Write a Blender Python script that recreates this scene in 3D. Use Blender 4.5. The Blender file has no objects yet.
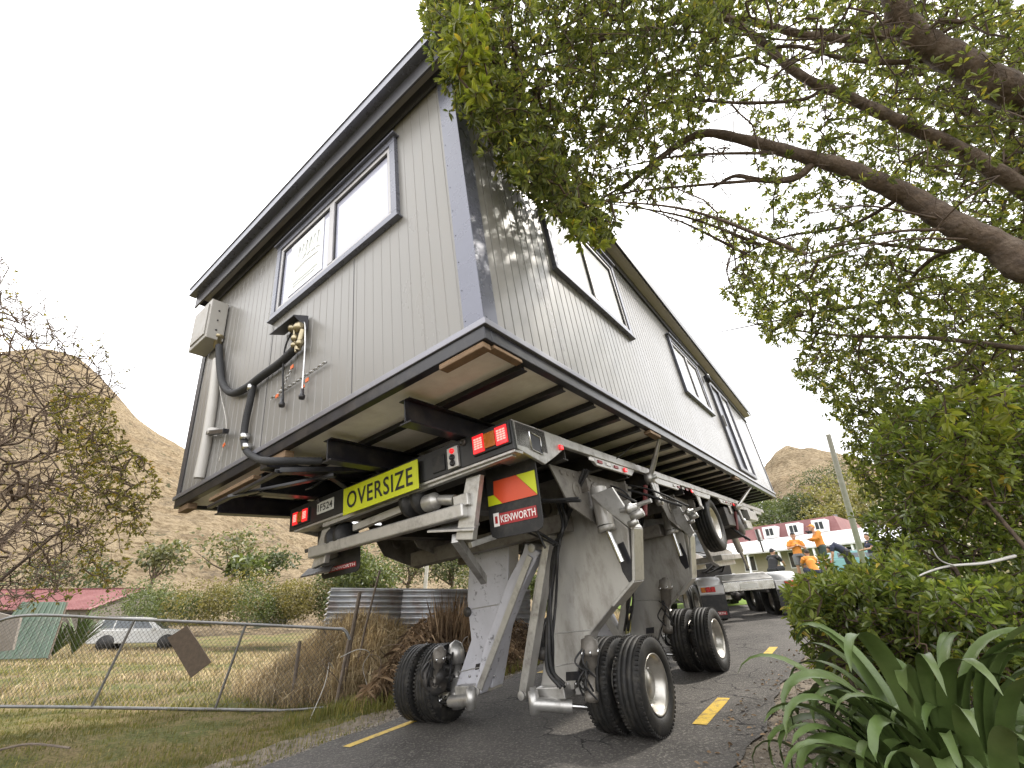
import bpy, math, random
import numpy as np
from mathutils import Vector, Matrix
R_ = random.Random(7)
rng = np.random.default_rng(11)
sc = bpy.context.scene
COL = sc.collection

# ------------------------------------------------------------------ camera
FPX = 443.5
WC = np.array([[0.999997, -0.00237, 0.0], [0.001102, 0.46516, 0.885226], [-0.002098, -0.885223, 0.465162]])
CAM = np.array([0.0, 0.0, 0.945396])
cd = bpy.data.cameras.new('camera'); cam = bpy.data.objects.new('camera', cd); COL.objects.link(cam)
cd.sensor_width = 36.0; cd.lens = FPX / 1024 * 36.0; cd.clip_start = 0.05; cd.clip_end = 5000
cam.matrix_world = Matrix(((WC[0][0], -WC[0][1], -WC[0][2], CAM[0]), (WC[1][0], -WC[1][1], -WC[1][2], CAM[1]),
                           (WC[2][0], -WC[2][1], -WC[2][2], CAM[2]), (0, 0, 0, 1)))
sc.camera = cam

# ------------------------------------------------------------------ light
SUN_EL, SUN_AZ = math.radians(52), math.radians(72)      # azimuth clockwise from +Y
w = bpy.data.worlds.new('World'); sc.world = w; w.use_nodes = True
nt = w.node_tree; nt.nodes.clear()
def wn(t, **k):
    n = nt.nodes.new(t)
    for a, b in k.items(): setattr(n, a, b)
    return n
wo = wn('ShaderNodeOutputWorld'); bg = wn('ShaderNodeBackground'); bg.inputs['Strength'].default_value = 0.12
sky = wn('ShaderNodeTexSky', sky_type='NISHITA', sun_disc=False)
sky.sun_elevation = SUN_EL; sky.sun_rotation = SUN_AZ
hs = wn('ShaderNodeHueSaturation'); hs.inputs['Saturation'].default_value = 0.25
tc = wn('ShaderNodeTexCoord'); mp = wn('ShaderNodeMapping'); mp.inputs['Scale'].default_value = (1, 1, 2.6)
no = wn('ShaderNodeTexNoise'); no.inputs['Scale'].default_value = 2.2; no.inputs['Detail'].default_value = 7; no.inputs['Roughness'].default_value = 0.6
rp = wn('ShaderNodeValToRGB'); rp.color_ramp.elements[0].position = 0.3; rp.color_ramp.elements[0].color = (7.1, 7.1, 7.25, 1)
rp.color_ramp.elements[1].position = 0.75; rp.color_ramp.elements[1].color = (10.5, 10.4, 10.3, 1)
mx = wn('ShaderNodeMix', data_type='RGBA'); mx.inputs[0].default_value = 0.88      # an even high overcast over the blue
L = nt.links
L.new(sky.outputs[0], hs.inputs['Color']); L.new(tc.outputs['Generated'], mp.inputs[0]); L.new(mp.outputs[0], no.inputs['Vector'])
L.new(no.outputs[0], rp.inputs[0]); L.new(hs.outputs[0], mx.inputs[6]); L.new(rp.outputs[0], mx.inputs[7])
L.new(mx.outputs[2], bg.inputs['Color']); L.new(bg.outputs[0], wo.inputs[0])
sl = bpy.data.lights.new('sun', 'SUN'); sl.energy = 1.7; sl.angle = math.radians(3.0); sl.color = (1.0, 0.94, 0.85)
so = bpy.data.objects.new('sun', sl); COL.objects.link(so)
sd = Vector((math.sin(SUN_AZ) * math.cos(SUN_EL), math.cos(SUN_AZ) * math.cos(SUN_EL), math.sin(SUN_EL)))
so.rotation_euler = sd.to_track_quat('Z', 'Y').to_euler(); so.location = (20, 8, 30)
sc.view_settings.view_transform = 'Standard'; sc.view_settings.look = 'None'
sc.view_settings.exposure = 1.65; sc.view_settings.gamma = 1.0; sc.view_settings.use_curve_mapping = False
sc.render.engine = 'CYCLES'
sc.cycles.use_denoising = True
sc.cycles.max_bounces = 7; sc.cycles.diffuse_bounces = 3; sc.cycles.glossy_bounces = 3; sc.cycles.transmission_bounces = 4; sc.cycles.transparent_max_bounces = 4
sc.cycles.sample_clamp_indirect = 6

# ------------------------------------------------------------------ points
def wray(u, v): return WC @ np.array([(u - 512) / FPX, (v - 384) / FPX, 1.0])
def wp(u, v, depth): return CAM + wray(u, v) * depth
def wz(u, v, z):
    d = wray(u, v); return CAM + d * (z - CAM[2]) / d[2]
def wy(u, v, y):
    d = wray(u, v); return CAM + d * y / d[1]
HC = np.array([[0.79089, 0.596148, -0.138205], [-0.604814, 0.79587, -0.028112], [0.093234, 0.105822, 0.990005]])
HT = np.array([-0.185473, 2.385679, 2.671724])
def h2w(p): return HC @ np.array(p, float) + HT
def w2h(p): return HC.T @ (np.array(p, float) - HT)
def hp(u, v, ax, val):                                   # a point of the house's own frame (x across, y along, z up)
    c0 = w2h(CAM); d = HC.T @ wray(u, v); return c0 + d * (val - c0[ax]) / d[ax]
HF = Matrix(((*HC[0], HT[0]), (*HC[1], HT[1]), (*HC[2], HT[2]), (0, 0, 0, 1)))

# ------------------------------------------------------------------ objects
BASE = {}
def thing(name, label, cat, base=(0, 0, 0), frame=None, group=None):
    o = bpy.data.objects.new(name, None); COL.objects.link(o); o.empty_display_size = 0.2
    F = frame if frame is not None else Matrix.Identity(4)
    o.matrix_world = F @ Matrix.Translation(Vector(base))
    o['label'] = label; o['category'] = cat
    if group: o['group'] = group
    BASE[o.name] = np.array(base, float)
    return o
def tag(o, label, cat, group=None):
    o['label'] = label; o['category'] = cat
    if group: o['group'] = group
    return o
class MB:
    def __init__(s): s.v = []; s.f = []; s.mi = []; s.sm = []
    def add(s, vs, fs, mi=0, smooth=False):
        n = len(s.v); s.v += [tuple(map(float, p)) for p in vs]
        for f in fs: s.f.append([n + i for i in f]); s.mi.append(mi); s.sm.append(smooth)
        return s
    def box(s, a, b, mi=0, rot=None, piv=None):
        x0, y0, z0 = [min(p, q) for p, q in zip(a, b)]; x1, y1, z1 = [max(p, q) for p, q in zip(a, b)]
        v = [(x0, y0, z0), (x1, y0, z0), (x1, y1, z0), (x0, y1, z0), (x0, y0, z1), (x1, y0, z1), (x1, y1, z1), (x0, y1, z1)]
        if rot is not None:
            c = Vector(piv if piv is not None else ((x0 + x1) / 2, (y0 + y1) / 2, (z0 + z1) / 2))
            v = [tuple(rot @ (Vector(p) - c) + c) for p in v]
        return s.add(v, [(3, 2, 1, 0), (4, 5, 6, 7), (0, 1, 5, 4), (1, 2, 6, 5), (2, 3, 7, 6), (3, 0, 4, 7)], mi)
    def bar(s, p, q, w, h, up=(0, 0, 1), mi=0, w2=None, h2=None):
        p, q, up = Vector(p), Vector(q), Vector(up); d = (q - p).normalized(); sd = d.cross(up)
        if sd.length < 1e-4: sd = d.cross(Vector((1, 0, 0)))
        sd.normalize(); u = sd.cross(d)
        w2 = w if w2 is None else w2; h2 = h if h2 is None else h2
        v = [c + sd * a * ww / 2 + u * b * hh / 2 for c, ww, hh in ((p, w, h), (q, w2, h2)) for a, b in ((-1, -1), (1, -1), (1, 1), (-1, 1))]
        return s.add(v, [(3, 2, 1, 0), (4, 5, 6, 7), (0, 1, 5, 4), (1, 2, 6, 5), (2, 3, 7, 6), (3, 0, 4, 7)], mi)
    def prism(s, poly, ext, mi=0):                        # poly: 3D points, ext: vector
        n = len(poly); e = np.array(ext, float); a = [np.array(p, float) for p in poly]
        return s.add(a + [p + e for p in a], [tuple(range(n))[::-1], tuple(range(n, 2 * n))] + [(i, (i + 1) % n, n + (i + 1) % n, n + i) for i in range(n)], mi)
    def tube(s, pts, r, n=8, mi=0, cap=True, smooth=True):
        P = [Vector(p) for p in pts]; m = len(P); rr = r if hasattr(r, '__len__') else [r] * m
        t0 = (P[1] - P[0]).normalized(); a = t0.orthogonal().normalized(); vs = []
        for i, p in enumerate(P):
            t = (P[min(i + 1, m - 1)] - P[max(i - 1, 0)]).normalized()
            a = (a - t * a.dot(t)); a = a.normalized() if a.length > 1e-6 else t.orthogonal().normalized()
            b = t.cross(a)
            vs += [p + (a * math.cos(2 * math.pi * k / n) + b * math.sin(2 * math.pi * k / n)) * rr[i] for k in range(n)]
        fs = [(i * n + k, i * n + (k + 1) % n, (i + 1) * n + (k + 1) % n, (i + 1) * n + k) for i in range(m - 1) for k in range(n)]
        s.add(vs, fs, mi, smooth)
        if cap:
            s.add(vs[:n], [tuple(range(n))[::-1]], mi); s.add(vs[-n:], [tuple(range(n))], mi)
        return s
    def lathe(s, c, ax, prof, n=32, mi=0, smooth=True, closed=False):   # prof: (along, radius)
        c, ax = Vector(c), Vector(ax).normalized(); a = ax.orthogonal().normalized(); b = ax.cross(a); vs = []
        for (h, r) in prof: vs += [c + ax * h + (a * math.cos(2 * math.pi * k / n) + b * math.sin(2 * math.pi * k / n)) * r for k in range(n)]
        m = len(prof); rg = range(m) if closed else range(m - 1)
        fs = [(i * n + k, i * n + (k + 1) % n, ((i + 1) % m) * n + (k + 1) % n, ((i + 1) % m) * n + k) for i in rg for k in range(n)]
        return s.add(vs, fs, mi, smooth)
    def build(s, name, mat, parent=None, bevel=0, frame=None, base=None, sharp=None):
        if parent is not None: b = BASE[parent.name]
        else: b = np.array(base if base is not None else (0, 0, 0), float)
        me = bpy.data.meshes.new(name); me.from_pydata([(x - b[0], y - b[1], z - b[2]) for x, y, z in s.v], [], s.f); me.update()
        for m in (mat if isinstance(mat, (list, tuple)) else [mat]): me.materials.append(m)
        me.polygons.foreach_set('material_index', s.mi); me.polygons.foreach_set('use_smooth', s.sm)
        o = bpy.data.objects.new(name, me); COL.objects.link(o)
        BASE[o.name] = b
        if parent is not None: o.parent = parent
        else:
            F = frame if frame is not None else Matrix.Identity(4)
            o.matrix_world = F @ Matrix.Translation(Vector(b))
        if bevel:
            bv = o.modifiers.new('bevel', 'BEVEL'); bv.width = bevel; bv.segments = 2; bv.limit_method = 'ANGLE'; bv.angle_limit = math.radians(40)
            bv.harden_normals = False
        return o
def text_mesh(s, size_x, size_z, org, ux, uz, name, mat, parent, bold=0.0, depth=0.004, spacing=1.0):
    """flat lettering as real geometry, fitted in a rectangle size_x by size_z"""
    cu = bpy.data.curves.new('lettering', 'FONT'); cu.body = s; cu.offset = bold; cu.extrude = 0.0; cu.resolution_u = 3; cu.space_character = spacing
    to = bpy.data.objects.new('lettering', cu); COL.objects.link(to)
    dg = bpy.context.evaluated_depsgraph_get(); me = bpy.data.meshes.new_from_object(to.evaluated_get(dg))
    bpy.data.objects.remove(to); V = np.array([v.co[:] for v in me.vertices]); F = [tuple(p.vertices) for p in me.polygons]
    bpy.data.meshes.remove(me)
    V[:, 0] = (V[:, 0] - V[:, 0].min()) / np.ptp(V[:, 0]) * size_x; V[:, 1] = (V[:, 1] - V[:, 1].min()) / np.ptp(V[:, 1]) * size_z
    ux, uz, org = (np.array(q, float) for q in (ux, uz, org)); ux /= np.linalg.norm(ux); uz /= np.linalg.norm(uz)
    P = org + V[:, :1] * ux + V[:, 1:2] * uz
    m = MB(); m.add(P, F); return m.build(name, mat, parent)

# ------------------------------------------------------------------ materials
def mat(name, col, rough=0.6, metal=0.0, var=0.12, scale=6.0, bump=0.0, bscale=None, spec=0.5, dirt=None, dscale=3.0, damt=0.5, coord='Object', emis=None, estr=0.0, detail=5, stretch=None, rvar=0.1, dramp=(0.48, 0.68)):
    m = bpy.data.materials.new(name); m.use_nodes = True; n = m.node_tree.nodes; l = m.node_tree.links; b = n['Principled BSDF']
    b.inputs['Roughness'].default_value = rough; b.inputs['Metallic'].default_value = metal; b.inputs['Specular IOR Level'].default_value = spec
    t = n.new('ShaderNodeTexCoord'); mpg = n.new('ShaderNodeMapping'); l.new(t.outputs[coord], mpg.inputs[0])
    if stretch: mpg.inputs['Scale'].default_value = stretch
    no = n.new('ShaderNodeTexNoise'); no.inputs['Scale'].default_value = scale; no.inputs['Detail'].default_value = detail; no.inputs['Roughness'].default_value = 0.65
    l.new(mpg.outputs[0], no.inputs['Vector'])
    r = n.new('ShaderNodeValToRGB'); e = r.color_ramp.elements; e[0].position = 0.3; e[1].position = 0.7
    e[0].color = tuple(max(0, c * (1 - var)) for c in col[:3]) + (1,); e[1].color = tuple(min(1, c * (1 + var)) for c in col[:3]) + (1,)
    l.new(no.outputs[0], r.inputs[0]); last = r.outputs[0]
    if dirt is not None:
        n2 = n.new('ShaderNodeTexNoise'); n2.inputs['Scale'].default_value = dscale; n2.inputs['Detail'].default_value = 8; n2.inputs['Roughness'].default_value = 0.7
        l.new(mpg.outputs[0], n2.inputs['Vector'])
        r2 = n.new('ShaderNodeValToRGB'); r2.color_ramp.elements[0].position = dramp[0]; r2.color_ramp.elements[1].position = dramp[1]
        r2.color_ramp.elements[0].color = (0, 0, 0, 1); r2.color_ramp.elements[1].color = (damt,) * 3 + (1,)
        l.new(n2.outputs[0], r2.inputs[0]); mm = n.new('ShaderNodeMix'); mm.data_type = 'RGBA'
        l.new(r2.outputs[0], mm.inputs[0]); l.new(last, mm.inputs[6]); mm.inputs[7].default_value = tuple(dirt) + (1,); last = mm.outputs[2]
    l.new(last, b.inputs['Base Color'])
    if rvar:
        mr = n.new('ShaderNodeMapRange'); mr.inputs[3].default_value = max(0.02, rough - rvar); mr.inputs[4].default_value = min(1, rough + rvar)
        l.new(no.outputs[0], mr.inputs[0]); l.new(mr.outputs[0], b.inputs['Roughness'])
    if bump:
        bn = n.new('ShaderNodeBump'); bn.inputs['Strength'].default_value = bump; bn.inputs['Distance'].default_value = 0.02
        n3 = n.new('ShaderNodeTexNoise'); n3.inputs['Scale'].default_value = bscale or scale * 4; n3.inputs['Detail'].default_value = 6
        l.new(mpg.outputs[0], n3.inputs['Vector']); l.new(n3.outputs[0], bn.inputs['Height']); l.new(bn.outputs[0], b.inputs['Normal'])
    if emis: b.inputs['Emission Color'].default_value = tuple(emis) + (1,); b.inputs['Emission Strength'].default_value = estr
    return m
def leaf_mat(name, c1, c2, c3=None, rough=0.45, trans=0.35, tcol=None, spec=0.5):
    m = bpy.data.materials.new(name); m.use_nodes = True; n = m.node_tree.nodes; l = m.node_tree.links; b = n['Principled BSDF']; out = n['Material Output']
    g = n.new('ShaderNodeNewGeometry'); r = n.new('ShaderNodeValToRGB'); e = r.color_ramp.elements
    e[0].color = tuple(c1) + (1,); e[1].color = tuple(c2) + (1,); e[1].position = 0.93
    if c3: q = e.new(1.0); q.color = tuple(c3) + (1,); q.position = 0.99
    l.new(g.outputs['Random Per Island'], r.inputs[0])
    no = n.new('ShaderNodeTexNoise'); no.inputs['Scale'].default_value = 1.7; no.inputs['Detail'].default_value = 2; l.new(g.outputs['Position'], no.inputs['Vector'])
    mr = n.new('ShaderNodeMapRange'); mr.inputs[1].default_value = 0.3; mr.inputs[2].default_value = 0.7; mr.inputs[3].default_value = 0.65; mr.inputs[4].default_value = 1.35; l.new(no.outputs[0], mr.inputs[0])
    mu = n.new('ShaderNodeMix'); mu.data_type = 'RGBA'; mu.blend_type = 'MULTIPLY'; mu.inputs[0].default_value = 1
    l.new(r.outputs[0], mu.inputs[6]); l.new(mr.outputs[0], mu.inputs[7])
    l.new(mu.outputs[2], b.inputs['Base Color']); b.inputs['Roughness'].default_value = rough; b.inputs['Specular IOR Level'].default_value = spec
    tr = n.new('ShaderNodeBsdfTranslucent'); t2 = n.new('ShaderNodeMix'); t2.data_type = 'RGBA'; t2.blend_type = 'MULTIPLY'; t2.inputs[0].default_value = 1
    t2.inputs[7].default_value = tuple(tcol or (2.4, 2.6, 1.0)) + (1,); l.new(mu.outputs[2], t2.inputs[6]); l.new(t2.outputs[2], tr.inputs['Color'])
    ms = n.new('ShaderNodeMixShader'); ms.inputs[0].default_value = trans; l.new(b.outputs[0], ms.inputs[1]); l.new(tr.outputs[0], ms.inputs[2]); l.new(ms.outputs[0], out.inputs['Surface'])
    return m
M = {}
M['clad'] = mat('cladding_paint', (0.222, 0.214, 0.203), 0.3, 0.0, 0.05, 1.5, spec=0.5, dirt=(0.22, 0.2, 0.17), dscale=2.0, damt=0.3, stretch=(1, 1, 0.4))
M['trimdark'] = mat('trim_grey_paint', (0.06, 0.06, 0.07), 0.42, 0.0, 0.08, 4)
M['corner'] = mat('corner_flashing_metal', (0.14, 0.145, 0.18), 0.28, 0.35, 0.06, 5)
M['soffit'] = mat('soffit_board', (0.5, 0.47, 0.42), 0.7, var=0.1, scale=3, dirt=(0.25, 0.22, 0.19), damt=0.4)
M['basetrim'] = mat('base_flashing_metal', (0.24, 0.24, 0.27), 0.35, 0.5, 0.06)
M['steelblack'] = mat('black_steel', (0.012, 0.012, 0.017), 0.33, 0.0, 0.3, 8, dirt=(0.07, 0.06, 0.05), dscale=6, damt=0.45)
M['ply'] = mat('floor_sheet', (0.85, 0.81, 0.72), 0.75, var=0.12, scale=2.0, dirt=(0.55, 0.48, 0.38), dscale=3.0, damt=0.4)
M['timber'] = mat('packing_timber', (0.2, 0.13, 0.075), 0.8, var=0.25, scale=9, stretch=(1, 1, 8), bump=0.3)
M['alframe'] = mat('window_frame_metal', (0.42, 0.41, 0.42), 0.4, 0.2, 0.06)
M['framedark'] = mat('window_flashing', (0.1, 0.1, 0.115), 0.4, 0.1, 0.06)
M['white'] = mat('white_vinyl', (0.78, 0.78, 0.8), 0.4, var=0.03)
M['rubber'] = mat('black_rubber', (0.012, 0.012, 0.013), 0.6, var=0.2, scale=20, dirt=(0.07, 0.06, 0.05), dscale=10, damt=0.4)
M['pipe'] = mat('pipe_lagging', (0.02, 0.02, 0.022), 0.7, var=0.2, bump=0.3, bscale=60)
M['pvc'] = mat('grey_plastic_pipe', (0.48, 0.46, 0.43), 0.45, var=0.05)
M['meter'] = mat('meter_box_paint', (0.36, 0.345, 0.32), 0.45, var=0.06, dirt=(0.25, 0.22, 0.18), damt=0.4)
M['brass'] = mat('brass_fitting', (0.35, 0.3, 0.2), 0.35, 0.9, 0.2)
M['chrome'] = mat('bright_metal', (0.55, 0.55, 0.55), 0.22, 1.0, 0.12, 8, dirt=(0.2, 0.18, 0.15), damt=0.4)
M['orange'] = mat('orange_tag', (0.75, 0.16, 0.04), 0.5, var=0.1)
M['alu'] = mat('worn_aluminium', (0.5, 0.49, 0.47), 0.42, 0.75, 0.14, 5, dirt=(0.1, 0.085, 0.07), dscale=5, damt=0.65, bump=0.08)
M['legsteel'] = mat('leg_grey_paint', (0.4, 0.385, 0.36), 0.42, 0.3, 0.14, 3, dirt=(0.12, 0.1, 0.075), dscale=4.5, damt=0.6, bump=0.1, dramp=(0.5, 0.68), stretch=(1, 1, .35))
M['gusset'] = mat('gusset_grey_steel', (0.17, 0.155, 0.135), 0.5, 0.3, 0.2, 5, dirt=(0.05, 0.04, 0.03), dscale=6, damt=0.7)
M['legwhite'] = mat('leg_pale_galvanised', (0.48, 0.48, 0.52), 0.5, 0.2, 0.12, 3, dirt=(0.05, 0.045, 0.05), dscale=14, damt=0.75, bump=0.1, dramp=(0.58, 0.66))
M['under'] = mat('chassis_dark', (0.045, 0.042, 0.04), 0.5, 0.3, 0.3, 5, dirt=(0.13, 0.105, 0.08), dscale=7, damt=0.5)
M['boardblack'] = mat('lamp_board_paint', (0.014, 0.014, 0.015), 0.4, 0.0, 0.3, 8, dirt=(0.05, 0.045, 0.04), damt=0.4)
M['yellow'] = mat('sign_yellow', (0.5, 0.54, 0.01), 0.45, var=0.05, scale=3, dirt=(0.5, 0.5, 0.05), damt=0.3)
M['ink'] = mat('sign_black_ink', (0.01, 0.01, 0.01), 0.5, var=0.1)
M['refor'] = mat('reflective_orange', (0.6, 0.07, 0.02), 0.4, var=0.06)
M['refwh'] = mat('reflective_white', (0.75, 0.72, 0.7), 0.4, var=0.05)
M['refred'] = mat('reflective_red', (0.3, 0.012, 0.015), 0.4, var=0.05)
M['redlamp'] = mat('lit_red_lens', (0.6, 0.01, 0.02), 0.2, var=0.15, scale=60, emis=(1.0, 0.03, 0.03), estr=0.3)
M['redlit'] = mat('lit_red_cells', (0.8, 0.1, 0.1), 0.3, var=0.15, scale=60, emis=(1.0, 0.2, 0.16), estr=0.9)
M['amber'] = mat('amber_lens', (0.42, 0.12, 0.01), 0.25, var=0.15, scale=40)
M['reddim'] = mat('red_lens', (0.4, 0.01, 0.01), 0.25, var=0.15)
M['plate'] = mat('plate_white', (0.6, 0.6, 0.56), 0.5, var=0.06, dirt=(0.3, 0.27, 0.2), damt=0.4)
M['tyre'] = mat('tyre_rubber', (0.014, 0.0135, 0.013), 0.62, var=0.25, scale=30, dirt=(0.075, 0.067, 0.055), dscale=9, damt=0.5, bump=0.15, bscale=80, spec=0.35)
M['rim'] = mat('wheel_rim_alloy', (0.5, 0.48, 0.44), 0.35, 0.85, 0.15, 6, dirt=(0.13, 0.11, 0.08), dscale=7, damt=0.6)
M['glassw'] = mat('window_glass_painted_sky', (0.42, 0.43, 0.53), 0.05, 0.0, 0.08, 1.5, spec=0.7, rvar=0)  # pale lilac base paints in the sky's reflection on the end-wall panes
M['glassb'] = mat('window_glass_painted_white_sky', (0.85, 0.86, 0.88), 0.12, 0.0, 0.03, 1.5, spec=0.3, rvar=0)  # near-white base stands in for bright sky mirrored at a grazing angle
M['glassd'] = mat('dark_glass', (0.03, 0.04, 0.05), 0.05, 0.0, 0.1, spec=0.9, rvar=0)
M['doorgrey'] = mat('door_glass_frame', (0.12, 0.125, 0.15), 0.3, 0.2, 0.08)
M['sticker'] = mat('sticker_print', (0.5, 0.55, 0.5), 0.6, var=0.05)
M['tankwhite'] = mat('white_paint', (0.5, 0.5, 0.5), 0.3, var=0.05, dirt=(0.45, 0.42, 0.38), damt=0.35)
M['bark'] = mat('bark', (0.08, 0.056, 0.04), 0.9, var=0.45, scale=14, bump=1.0, bscale=26, dirt=(0.17, 0.13, 0.1), dscale=6, damt=0.8, stretch=(1, 1, 1), coord='Object')
M['twig'] = mat('twig_bark', (0.075, 0.05, 0.034), 0.85, var=0.3, scale=10)
M['twiggrey'] = mat('bare_twig_bark', (0.09, 0.06, 0.038), 0.85, var=0.3, scale=10)
M['leafT'] = leaf_mat('canopy_leaf', (0.05, 0.07, 0.02), (0.175, 0.19, 0.055), (0.3, 0.25, 0.05), trans=0.5, tcol=(2.0, 2.0, 1.0))
M['leafY'] = leaf_mat('young_leaf', (0.13, 0.16, 0.025), (0.27, 0.28, 0.05), (0.5, 0.38, 0.05), trans=0.45, tcol=(1.6, 1.7, 0.8))
M['leafB'] = leaf_mat('bush_leaf', (0.05, 0.075, 0.02), (0.18, 0.21, 0.055), (0.28, 0.25, 0.06), trans=0.38, rough=0.26, spec=.7)
M['leafBY'] = leaf_mat('bush_fresh_leaf', (0.11, 0.14, 0.03), (0.22, 0.25, 0.05), (0.42, 0.3, 0.05), trans=0.4, tcol=(1.6, 1.7, 0.8))
M['leafL'] = leaf_mat('autumn_leaf', (0.1, 0.1, 0.025), (0.23, 0.19, 0.04), (0.3, 0.18, 0.04), trans=0.4, tcol=(1.5, 1.5, 0.8))
M['strap'] = mat('strap_leaf', (0.065, 0.1, 0.026), 0.42, var=0.35, scale=4, spec=0.45, dirt=(0.1, 0.13, 0.045), damt=0.8, dscale=2.5, stretch=(1, 1, 1), bump=0.1)
# ------------------------------------------------------------------ ground
def ss(x):
    x = np.clip(x, 0, 1); return x * x * (3 - 2 * x)
def plane_z(x, y): return 0.0977 * (x - 1.35) + 0.055 * (y - 4.9)
def sq(x, y): return 0.6 * x + 0.8 * y, 0.8 * x - 0.6 * y
def fbm(x, y, sc_=1.0, seed=0):
    r = np.random.default_rng(seed); t = 0
    for o in range(5):
        a = r.uniform(0, 6.28, 4); k = sc_ * 2 ** o
        t = t + 0.5 ** o * (np.sin(k * (x * math.cos(a[0]) + y * math.sin(a[0])) + a[1]) * np.cos(k * 0.8 * (x * math.sin(a[2]) - y * math.cos(a[2])) + a[3]))
    return t
def ground(x, y):
    x = np.asarray(x, float); y = np.asarray(y, float)
    s, q = sq(x, y); p = plane_z(x, y)
    p = np.where(s > 30, p - 0.06 * (s - 30), p)
    left = -0.34 - 0.38 * ss((y - 9) / 18) + 0.02 * np.maximum(y - 30, 0) + 0.04 * fbm(x, y, 0.5, 2)
    wl = ss((-q - 5.6) / 3.4) * ss((7 - x) / 7) * ss((60 - y) / 25)
    z = p * (1 - wl) + left * wl
    z = z + 1.12 * np.exp(-((q + 8.9) / 1.4) ** 2) * ss((s - 4.9) / 1.5) * ss((22 - s) / 6)       # the bank beside the road
    z = z - 0.05 * ss((-q - 5.15) / 0.4) + (0.035 * fbm(x, y, 1.8, 3) + 0.018 * fbm(x, y, 6, 9)) * (ss((-q - 5.2) / 0.8) + ss((q + 1.0) / 1.0))
    z = z + 0.45 * ss((q - 0.9) / 2.2) * ss((s + 3) / 3)
    return z
def sheet(name, xs, ys, fz, m, kind='structure'):
    X, Y = np.meshgrid(xs, ys); Z = fz(X, Y); nx, ny = len(xs), len(ys)
    V = np.stack([X.ravel(), Y.ravel(), Z.ravel()], 1); i = np.arange(nx * ny).reshape(ny, nx)
    F = np.stack([i[:-1, :-1].ravel(), i[:-1, 1:].ravel(), i[1:, 1:].ravel(), i[1:, :-1].ravel()], 1)
    return np_mesh(name, V, F, m, kind=kind, smooth=True)
def np_mesh(name, V, F, m, parent=None, kind=None, smooth=False, base=(0, 0, 0)):
    V = np.asarray(V, np.float32); F = np.asarray(F, np.int32)
    b = BASE[parent.name] if parent is not None else np.array(base, float)
    me = bpy.data.meshes.new(name); k = F.shape[1]
    me.vertices.add(len(V)); me.vertices.foreach_set('co', (V - b.astype(np.float32)).ravel())
    me.loops.add(F.size); me.loops.foreach_set('vertex_index', F.ravel())
    me.polygons.add(len(F)); me.polygons.foreach_set('loop_start', np.arange(0, F.size, k, dtype=np.int32)); me.polygons.foreach_set('loop_total', np.full(len(F), k, np.int32))
    me.polygons.foreach_set('use_smooth', np.full(len(F), smooth)); me.update(calc_edges=True)
    me.materials.append(m); o = bpy.data.objects.new(name, me); COL.objects.link(o); BASE[o.name] = b
    if parent is not None: o.parent = parent
    else: o.location = tuple(b)
    if kind: o['kind'] = kind
    return o
def ground_mat():
    m = bpy.data.materials.new('grass_and_soil'); m.use_nodes = True; n = m.node_tree.nodes; l = m.node_tree.links; b = n['Principled BSDF']
    b.inputs['Roughness'].default_value = 0.95; b.inputs['Specular IOR Level'].default_value = 0.15
    g = n.new('ShaderNodeNewGeometry')
    def noise(s, d=6):
        t = n.new('ShaderNodeTexNoise'); t.inputs['Scale'].default_value = s; t.inputs['Detail'].default_value = d; t.inputs['Roughness'].default_value = 0.7; l.new(g.outputs['Position'], t.inputs['Vector']); return t.outputs[0]
    def ramp(src, stops):
        r = n.new('ShaderNodeValToRGB'); e = r.color_ramp.elements
        while len(e) < len(stops): e.new(0.5)
        for q, (p, c) in zip(e, stops): q.position = p; q.color = tuple(c) + (1,)
        l.new(src, r.inputs[0]); return r.outputs[0]
    a = ramp(noise(0.9), [(0.36, (0.17, 0.125, 0.07)), (0.48, (0.15, 0.125, 0.055)), (0.6, (0.085, 0.095, 0.03)), (0.7, (0.2, 0.155, 0.085))])
    c = ramp(noise(26, 4), [(0.3, (0.5, 0.5, 0.5)), (0.7, (1.5, 1.5, 1.5))])
    mu = n.new('ShaderNodeMix'); mu.data_type = 'RGBA'; mu.blend_type = 'MULTIPLY'; mu.inputs[0].default_value = 1; l.new(a, mu.inputs[6]); l.new(c, mu.inputs[7])
    l.new(mu.outputs[2], b.inputs['Base Color'])
    bn = n.new('ShaderNodeBump'); bn.inputs['Strength'].default_value = 0.8; bn.inputs['Distance'].default_value = 0.05; l.new(noise(30, 8), bn.inputs['Height']); l.new(bn.outputs[0], b.inputs['Normal'])
    return m
M['ground'] = ground_mat()
M['asphalt'] = mat('asphalt', (0.078, 0.072, 0.066), 0.85, var=0.4, scale=1.3, detail=12, bump=0.9, bscale=70, dirt=(0.2, 0.185, 0.165), dscale=38, damt=0.8, spec=0.3, coord='Object', dramp=(0.52, 0.6))
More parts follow.
